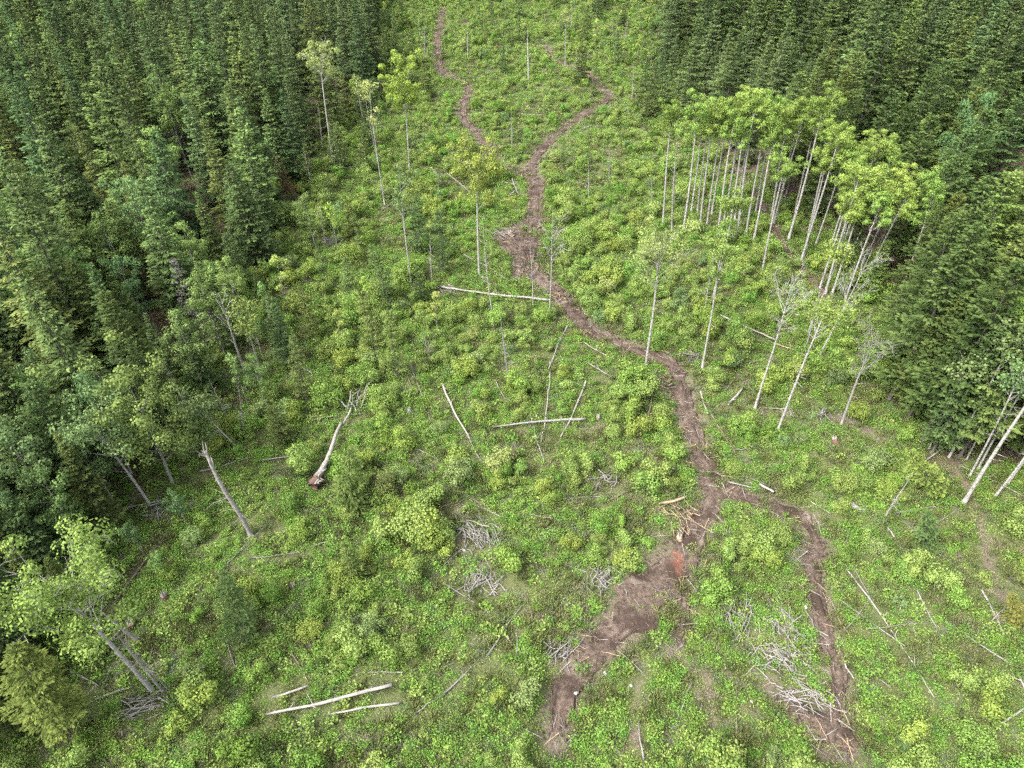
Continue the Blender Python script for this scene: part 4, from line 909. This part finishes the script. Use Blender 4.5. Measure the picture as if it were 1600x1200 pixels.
# brush piles: every stick a part
STK = {}
for wd in ('wood_pale', 'wood_grey', 'wood_yellow', 'wood_brown'):
    STK[wd] = []
    for i in range(3):
        m = MB(); P = np.c_[np.linspace(-.5, .5, 4), rng.normal(size=4) * .05, rng.normal(size=4) * .04]; m.tube(P, [.026, .022, .018, .009], 5); STK[wd].append(m.mesh('stick', M[wd], True))
PILES = [((744, 836), 2.6, 1.9, 60, ('wood_grey', 'wood_grey', 'wood_pale'), 'largest grey brush pile in the middle of the lower clearing'), ((749, 910), 1.7, 1.4, 40, ('wood_grey', 'wood_pale'), 'grey brush pile just below the largest one'),
         ((937, 903), 1.7, 1.3, 26, ('wood_grey', 'wood_pale'), 'small whitish brush pile left of the soil track'), ((880, 1018), 1.3, 1.1, 22, ('wood_grey', 'wood_pale'), 'smallest grey brush heap in the lower middle'),
         ((1152, 965), 1.5, 1.9, 34, ('wood_pale', 'wood_grey'), 'upper left brush pile between the lower tracks'), ((1226, 990), 1.5, 2.0, 36, ('wood_grey', 'wood_pale'), 'upper right brush pile between the lower tracks'), ((1216, 1030), 2.2, 1.3, 46, ('wood_grey', 'wood_pale'), 'lower grey brush pile between the lower tracks'),
         ((1262, 1092), 2.0, 1.2, 34, ('wood_grey', 'wood_pale'), 'pale brush heap on the bottom right soil patch'), ((780, 372), 2.2, 2.0, 34, ('wood_brown', 'wood_grey', 'wood_pale'), 'brown root and brush heap left of the upper dirt patch'),
         ((1062, 800), 2.2, 2.4, 46, ('wood_yellow', 'wood_yellow', 'wood_brown'), 'yellowish fresh slash pile left of the track junction'), ((1035, 598), 1.6, 1.6, 26, ('wood_brown', 'wood_yellow'), 'brown slash heap at the track bend'),
         ((1080, 560), 1.8, 1.2, 28, ('wood_brown', 'wood_grey'), 'dark root heap on the far side of the track bend'), ((945, 745), 2.0, 1.0, 22, ('wood_grey', 'wood_pale'), 'thin grey brush line in the shrubs left of the track'), ((250, 790), 2.0, 1.4, 22, ('wood_grey',), 'grey brush at the foot of the left forest trees'),
         ((700, 460), 1.8, 1.6, 24, ('wood_grey', 'wood_brown'), 'grey brush at the left end of the longest pale log'), ((455, 315), 2.2, 1.8, 24, ('wood_grey', 'wood_brown'), 'grey brush under the red dead tree'), ((885, 465), 1.6, 1.2, 22, ('wood_brown', 'wood_yellow'), 'brown root heap beside the upper track bend'),
         ((1640 - 1120, 380), 2.0, 1.4, 20, ('wood_grey',), 'grey brush beside the left forest edge'), ((1230, 640), 1.0, .8, 10, ('wood_pale',), 'few pale sticks right of the bare white tree'), ((1282, 645), 1.2, .8, 14, ('wood_pale', 'wood_grey'), 'pale sticks in front of the orange-wounded snag'), ((225, 1100), 2.4, 1.4, 30, ('wood_grey', 'wood_pale'), 'grey brush at the foot of the big leaning birch')]
for p, rx, ry, n, wd, lb in PILES:
    rx *= 1.15; ry *= 1.15; n = int(n * 1.5)
    b = gpoint(*p); root = empty('brush_pile', b); tag(root, lb, 'brush pile', 'brush and slash piles')
    main = random.random() * 3.14
    for i in range(n):
        o = obj('branch', random.choice(STK[random.choice(wd)]), root); l = random.choice((.6, .9, 1.3, 1.8, 2.6)) * random.uniform(.8, 1.2)
        x, y = random.gauss(0, rx * .5), random.gauss(0, ry * .5)
        o.location = (x, y, float(gz(b.x + x, b.y + y)) - b.z + random.uniform(.22, .6) * max(.35, 1 - math.hypot(x / rx, y / ry) * .6)); o.rotation_euler = (0, random.gauss(0, .13), main + random.gauss(0, .6)); q = random.uniform(.9, 2.4); o.scale = (l, q, q)
    SEG.append((np.array([b.x - rx * .5, b.y]), np.array([b.x + rx * .5, b.y]))); SEG.append((np.array([b.x, b.y - ry * .9]), np.array([b.x, b.y + ry * .5]))); SEG.append((np.array([b.x - rx * .5, b.y - ry * .6]), np.array([b.x + rx * .5, b.y - ry * .6])))

SL = [((900, 640), 'by the crossing logs'), ((1000, 700), 'left of the track, mid clearing'), ((830, 780), 'above the largest brush pile'), ((1150, 600), 'right of the track near the white trees'), ((1000, 430), 'beyond the track bend'), ((640, 900), 'in the lower left clearing'),
      ((1180, 860), 'between the two track branches'), ((1450, 900), 'in the right clearing'), ((700, 500), 'left of the longest pale log'), ((330, 920), 'by the lower left forest edge'), ((560, 1020), 'above the bottom logs'), ((800, 1060), 'at the bottom middle'), ((1040, 1090), 'among the lower wheel ruts'),
      ((500, 700), 'around the torn root log'), ((450, 560), 'in the left clearing'), ((1290, 720), 'by the red-based stump'), ((1380, 1050), 'in the bottom right corner'), ((1150, 720), 'above the right track branch'), ((930, 880), 'left of the widest track part'), ((300, 1080), 'at the bottom left'), ((640, 600), 'by the lone yellowish conifer'),
      ((1520, 860), 'at the right edge'), ((700, 700), 'by the bright white log'), ((800, 950), 'below the brush piles'), ((760, 380), 'in the upper clearing'), ((1250, 560), 'below the right forest')]
# thin poles strewn over the clearing
POLE = []
for wd in ('wood_grey', 'wood_pale', 'wood_brown'):
    for i in range(2):
        m = MB(); P = np.c_[np.linspace(-.5, .5, 7), np.cumsum(rng.normal(size=7)) * .012, rng.normal(size=7) * .008]; m.tube(P, np.linspace(.017, .006, 7), 6, rough=.2); POLE.append((m.mesh('fallen_pole', M[wd], True), wd))
PB = {}
for i in range(58):
    for _ in range(60):
        u0, v0 = random.uniform(350, 1580), random.uniform(180, 1180); q = spot(u0, v0); a = np.array([q[0]]), np.array([q[1]])
        if edge_in(*a)[0] < -2 and near_lines(*a, TLINES)[0] > 1.2: break
    l = random.uniform(2.0, 6.5); me, wd = random.choices(POLE, [4, 4, 1, 1, 3, 3])[0]
    o = obj('fallen_pole', me, loc=(q[0], q[1], float(gz(*q)) + random.uniform(.12, .26))); an = random.random() * 3.14; k = random.uniform(.55, 1.0) * 5
    o.scale = (l, k, k); o.rotation_euler = (0, random.gauss(0, .05), an)
    lp = min([(*spot(*p), t) for p, t in SL], key=lambda p: math.hypot(p[0] - q[0], p[1] - q[1]))[2]
    PB.setdefault(f"{'long' if l > 4.2 else 'short'} thin {dict(wood_grey='grey', wood_pale='whitish', wood_brown='brown')[wd]} pole lying {lp}", []).append((u0, o))
    d = np.array([math.cos(an), math.sin(an)]) * l * .5; SEG.append((np.array(q) - d, np.array(q) + d))
for lab, oo in PB.items():
    oo.sort(key=lambda t: t[0])
    for j, (_, o) in enumerate(oo): tag(o, lab if len(oo) == 1 else f'{lab}, {ORD[j]} from left', 'pole', 'thin poles strewn over the clearing')

# ------------------------------------------------------------------ shrubs: the largest one by one, the rest as undergrowth
def seg_dist(x, y):
    out = np.full(len(x), 99.)
    for a, b in SEG:
        ab = b - a; L2 = (ab ** 2).sum() + 1e-6; t = np.clip(((x - a[0]) * ab[0] + (y - a[1]) * ab[1]) / L2, 0, 1)
        out = np.minimum(out, np.hypot(x - a[0] - t * ab[0], y - a[1] - t * ab[1]))
    return out
x, y = scatter(1.95, -150, 165, 18, 320, .5)
u, v, d = proj(x, y, 0.)
m = (u > -120) & (u < 1720) & (v < 1300); x, y, u, v = x[m], y[m], u[m], v[m]
e = edge_in(x, y); tl = near_lines(x, y, TLINES); tl2 = near_lines(x, y + 1.6, TLINES); fl = near_lines(x, y, FD)
dens = .62 + 1.3 * (vn(x, y, 11, 41) - .5) + .8 * (vn(x, y, 4.5, 42) - .5)
def bump(cx, cy, r, k):
    px, py = spot(cx, cy); return k * np.exp(-((x - px) ** 2 + (y - py) ** 2) / r ** 2)
for a in ((900, 650, 9, .35), (1000, 700, 8, .4), (830, 780, 7, .35), (1150, 600, 9, .35), (1000, 430, 16, .35), (1160, 690, 6, .3), (640, 900, 8, .25), (1180, 860, 7, .35), (1450, 900, 9, .2), (700, 500, 12, .2), (330, 920, 6, .3),
          (560, 1010, 8, -.2), (800, 1060, 8, -.35), (1150, 1080, 7, -.5), (500, 700, 8, -.2), (450, 640, 7, -.2), (1290, 720, 7, -.45), (820, 170, 30, -.15), (1320, 640, 6, -.4)): dens += bump(*a)
dens += np.interp(v, [600, 850], [0, .16]) 
dens *= np.where(e > 0, np.clip(1 - e / 9, .12, 1), 1)
m = (rng.random(len(x)) < dens) & (tl > 1.0) & (tl2 > .9) & (fl > .35) & (near_lines(x, y + 2.6, TLINES) > .4) & (near_lines(x, y + 3.8, TLINES) > .1) & (e < 12)
m &= (seg_dist(x, y) > 1.1) & (seg_dist(x, y + 1.5) > 1.4) & (seg_dist(x, y + 2.7) > .9) & far_from_heroes(x, y, .5)
x, y, u, v, e = x[m], y[m], u[m], v[m], e[m]
hs = (.38 + .85 * rng.random(len(x)) ** 1.3) * (.75 + .7 * vn(x, y, 6, 44))
hs *= np.interp(y, [110, 170], [1, .8]); va = rng.integers(0, 5, len(x))
near = np.hypot(np.hypot(x, y), CAM_H)
size = hs * np.array([2.2, 1.9, 2.4, 1.5, 2.9])[va] / near
vis = (u > -10) & (u < 1610) & (v > 5) & (v < 1190) & (e < 3)
order = np.argsort(-(size * vis)); keepi = order[:295]; rest = np.setdiff1d(np.arange(len(x)), keepi)
SLP = [(*spot(*p), t) for p, t in SL]
STN = [('yellow-green', (1.05, 1.03, .85)), ('bright green', (.92, 1.04, .85)), ('light green', (1.03, 1.05, 1.05)), ('grey-green', (.95, .95, 1.25)), ('mid-green', (.78, .9, .8))]
byl = {}; sh = []
for i in keepi:
    tn_ = random.choices(STN, [4, 3, 3, 1, 2])[0]; shape = ('rounded', 'low spreading', 'upright', 'small', 'broad')[va[i]]
    lp = min(SLP, key=lambda p: math.hypot(p[0] - x[i], p[1] - y[i]))[2]
    s = dict(i=i, tone=tn_, lab=f'{shape} {tn_[0]} leafy shrub {lp}'); sh.append(s); byl.setdefault(s['lab'], []).append(s)
for lab, ss in byl.items():
    ss.sort(key=lambda s: u[s['i']])
    for j, s in enumerate(ss):
        if len(ss) > 1: s['lab'] = f'{lab}, {ORD[j]} from left'
for s in sh:
    i = s['i']; k = random.uniform(.92, 1.05)
    en = empty('shrub', (x[i], y[i], float(gz(x[i], y[i])))); en.rotation_euler = (0, 0, random.random() * 6.283); q = hs[i]; en.scale = (q * 1.05, q * 1.05, q)
    obj('stems', SHR[va[i]][0], en)['kind'] = 'stuff'; obj('foliage', SHR[va[i]][1], en, color=tuple(k * c for c in s['tone'][1])); tag(en, s['lab'], 'shrub', 'leafy shrubs of the clearing')
alt = []
for mname in ('shrub', 'birch', 'herb', 'olive'):
    for j in (0, 1, 3, 4): 
        mm = joined((SHR[j][0], SHR[j][1], 0)); mm.materials[1] = M[mname]; alt.append(mm)
r = rng.random(len(rest)); mi = np.select([r < .62, r < .74, r < .985], [0, 1, 2], 3) * 4 + rng.integers(0, 4, len(rest))
cover('undergrowth', np.c_[x[rest], y[rest], gz(x[rest], y[rest])], rng.random(len(rest)) * 6.28, hs[rest] * 1.02, mi, alt, 'thick green undergrowth of young leafy shrubs')

# ------------------------------------------------------------------ low plants, dry grass and litter
def herb(seed, n, r, h, leaf, mat, wid=.6, lumps=5):
    global rng
    keep = rng; rng = np.random.default_rng(seed); mb = MB()
    for c in range(lumps):
        a = rng.random() * 6.28; q = r * math.sqrt(rng.random()) * .8; m = n // lumps
        P = np.c_[math.cos(a) * q + rng.normal(size=m) * r * .28, math.sin(a) * q + rng.normal(size=m) * r * .28, np.abs(rng.normal(size=m)) * h * .4 + h * .25 * rng.random(m)]
        leaves(mb, P, unit(rng.normal(size=(m, 3)) * [1, 1, .5] + [0, 0, .25]), leaf * rng.uniform(.5, 1.3, m), wid, None, 1.0)
    rng = keep; return mb.mesh('low_plant', M[mat])
def tuft(seed, n, r, h, mat):
    global rng
    keep = rng; rng = np.random.default_rng(seed); mb = MB()
    P = np.c_[rng.normal(size=(n, 2)) * r * .45, np.zeros(n)]; D = unit(np.c_[P[:, :2] * 1.2 / r + rng.normal(size=(n, 2)) * .35, np.ones(n) * .8])
    leaves(mb, P, D, h * rng.uniform(.5, 1.2, n), .11, None, 0); rng = keep; return mb.mesh('grass_tuft', M[mat])
def twigs(seed, n):
    global rng
    keep = rng; rng = np.random.default_rng(seed); mb = MB()
    for i in range(n):
        p = np.r_[rng.normal(size=2) * .5, .06 + rng.random() * .2]; dd = unit(np.r_[rng.normal(size=2), rng.normal() * .15]); mb.tube(p + np.outer([-.5, 0, .5], dd) * rng.uniform(.3, 1.1), [.012, .016, .008], 3, cap=False)
    rng = keep; return mb.mesh('twig_litter', M['wood_grey'])
LOW = [herb(81, 130, .75, .6, .16, 'herb'), herb(82, 130, .55, .9, .17, 'herb', .5), herb(83, 130, .8, .35, .13, 'shrub'), herb(84, 100, .7, .45, .14, 'birch'), tuft(85, 90, .6, .6, 'grass'), tuft(86, 60, .5, .5, 'straw'), twigs(87, 9), herb(88, 90, .6, .9, .22, 'shrub')]
x, y = scatter(.56, -130, 145, 18, 130, .5); x2, y2 = scatter(1.15, -130, 150, 130, 320, .5)
far = np.r_[np.zeros(len(x)), np.ones(len(x2))]; x = np.r_[x, x2]; y = np.r_[y, y2]
u, v, d = proj(x, y, 0.); m = (u > -90) & (u < 1690) & (v < 1270); x, y, far = x[m], y[m], far[m]
e = edge_in(x, y); tl = near_lines(x, y, TLINES); fl = near_lines(x, y, FD)
patch = vn(x, y, 5, 51) * .6 + vn(x, y, 1.8, 52) * .4
dryness = vn(x, y, 8, 53) * .6 + vn(x, y, 2.4, 54) * .4
dens = np.clip(.78 + 2.2 * (patch - .40), .2, 1) * np.maximum(np.clip((tl + .75 * (vn(x, y, 1.1, 61) - .3)) / .7, 0, 1), np.where(vn(x, y, 2.5, 62) > .62, .1, .01)) * np.where(e > 3, np.clip(1 - (e - 3) / 8, .12, 1), 1) * np.clip(.2 + (fl + .35) / .9, .2, 1)
sg = seg_dist(x, y + .5)
dens *= np.where(sg < .6, .35, 1)
m = rng.random(len(x)) < dens; x, y, far, dryness, fl, tl = x[m], y[m], far[m], dryness[m], fl[m], tl[m]
n = len(x); r = rng.random(n); dry = np.clip((dryness - .5) * 3, 0, .75); dry = np.maximum(dry, np.where((fl < .4) | (tl < .5), .75, 0))
dr = rng.random(n) < dry
va = np.select([r < .26, r < .38, r < .56, r < .66, r < .87, r < .92], [0, 1, 2, 3, 4, 6], 7)
va = np.where(dr, np.select([r < .42, r < .70, r < .85], [4, 5, 6], 2), va)
sc = rng.uniform(.65, 1.2, n) * np.where(far > 0, 1.35, 1.0)
cover('ground_plants', np.c_[x, y, gz(x, y)], rng.random(n) * 6.28, sc, va, LOW, 'low leafy plants and grass covering the clearing floor')

# clods and wood scraps along the tracks
CL = []
for i in range(3):
    bm = bmesh.new(); bmesh.ops.create_icosphere(bm, subdivisions=1, radius=.11)
    for v_ in bm.verts: v_.co *= 1 + .7 * (random.random() - .5)
    me = bpy.data.meshes.new('clod'); bm.to_mesh(me); bm.free(); me.materials.append(M['soil']); CL.append(me)
SC = [STK['wood_yellow'][0], STK['wood_pale'][1], STK['wood_brown'][2]]
pts = []
for key, (Q, W) in TR.items():
    k = int(len(Q) * (4.0 if key in ('main', 'right', 'spur') else 1.5)); i = rng.integers(0, len(Q), k); T = unit(np.gradient(Q, axis=0))[i]
    sgn = np.where(rng.random(k) < .5, -1, 1); off = sgn * W[i] * (.5 + .3 * rng.normal(size=k)); p = Q[i] + np.stack([-T[:, 1], T[:, 0]], 1) * off[:, None]; pts.append(p)
p = np.vstack(pts); n = len(p); va = np.where(rng.random(n) < .72, rng.integers(0, 3, n), rng.integers(3, 6, n))
scl = np.where(va < 3, rng.uniform(.3, 1.5, n), rng.uniform(.5, 1.8, n))
cover('soil_debris', np.c_[p, gz(p[:, 0], p[:, 1]) + np.where(va < 3, .08, .2)], rng.random(n) * 6.28, scl, va, CL + SC, 'clods of soil and wood scraps along the dirt tracks')
print('COUNTS', len(single), len(mass), cnt, len(sh), len(rest), 'tris', sum(len(m.polygons) * 2 for m in bpy.data.meshes))
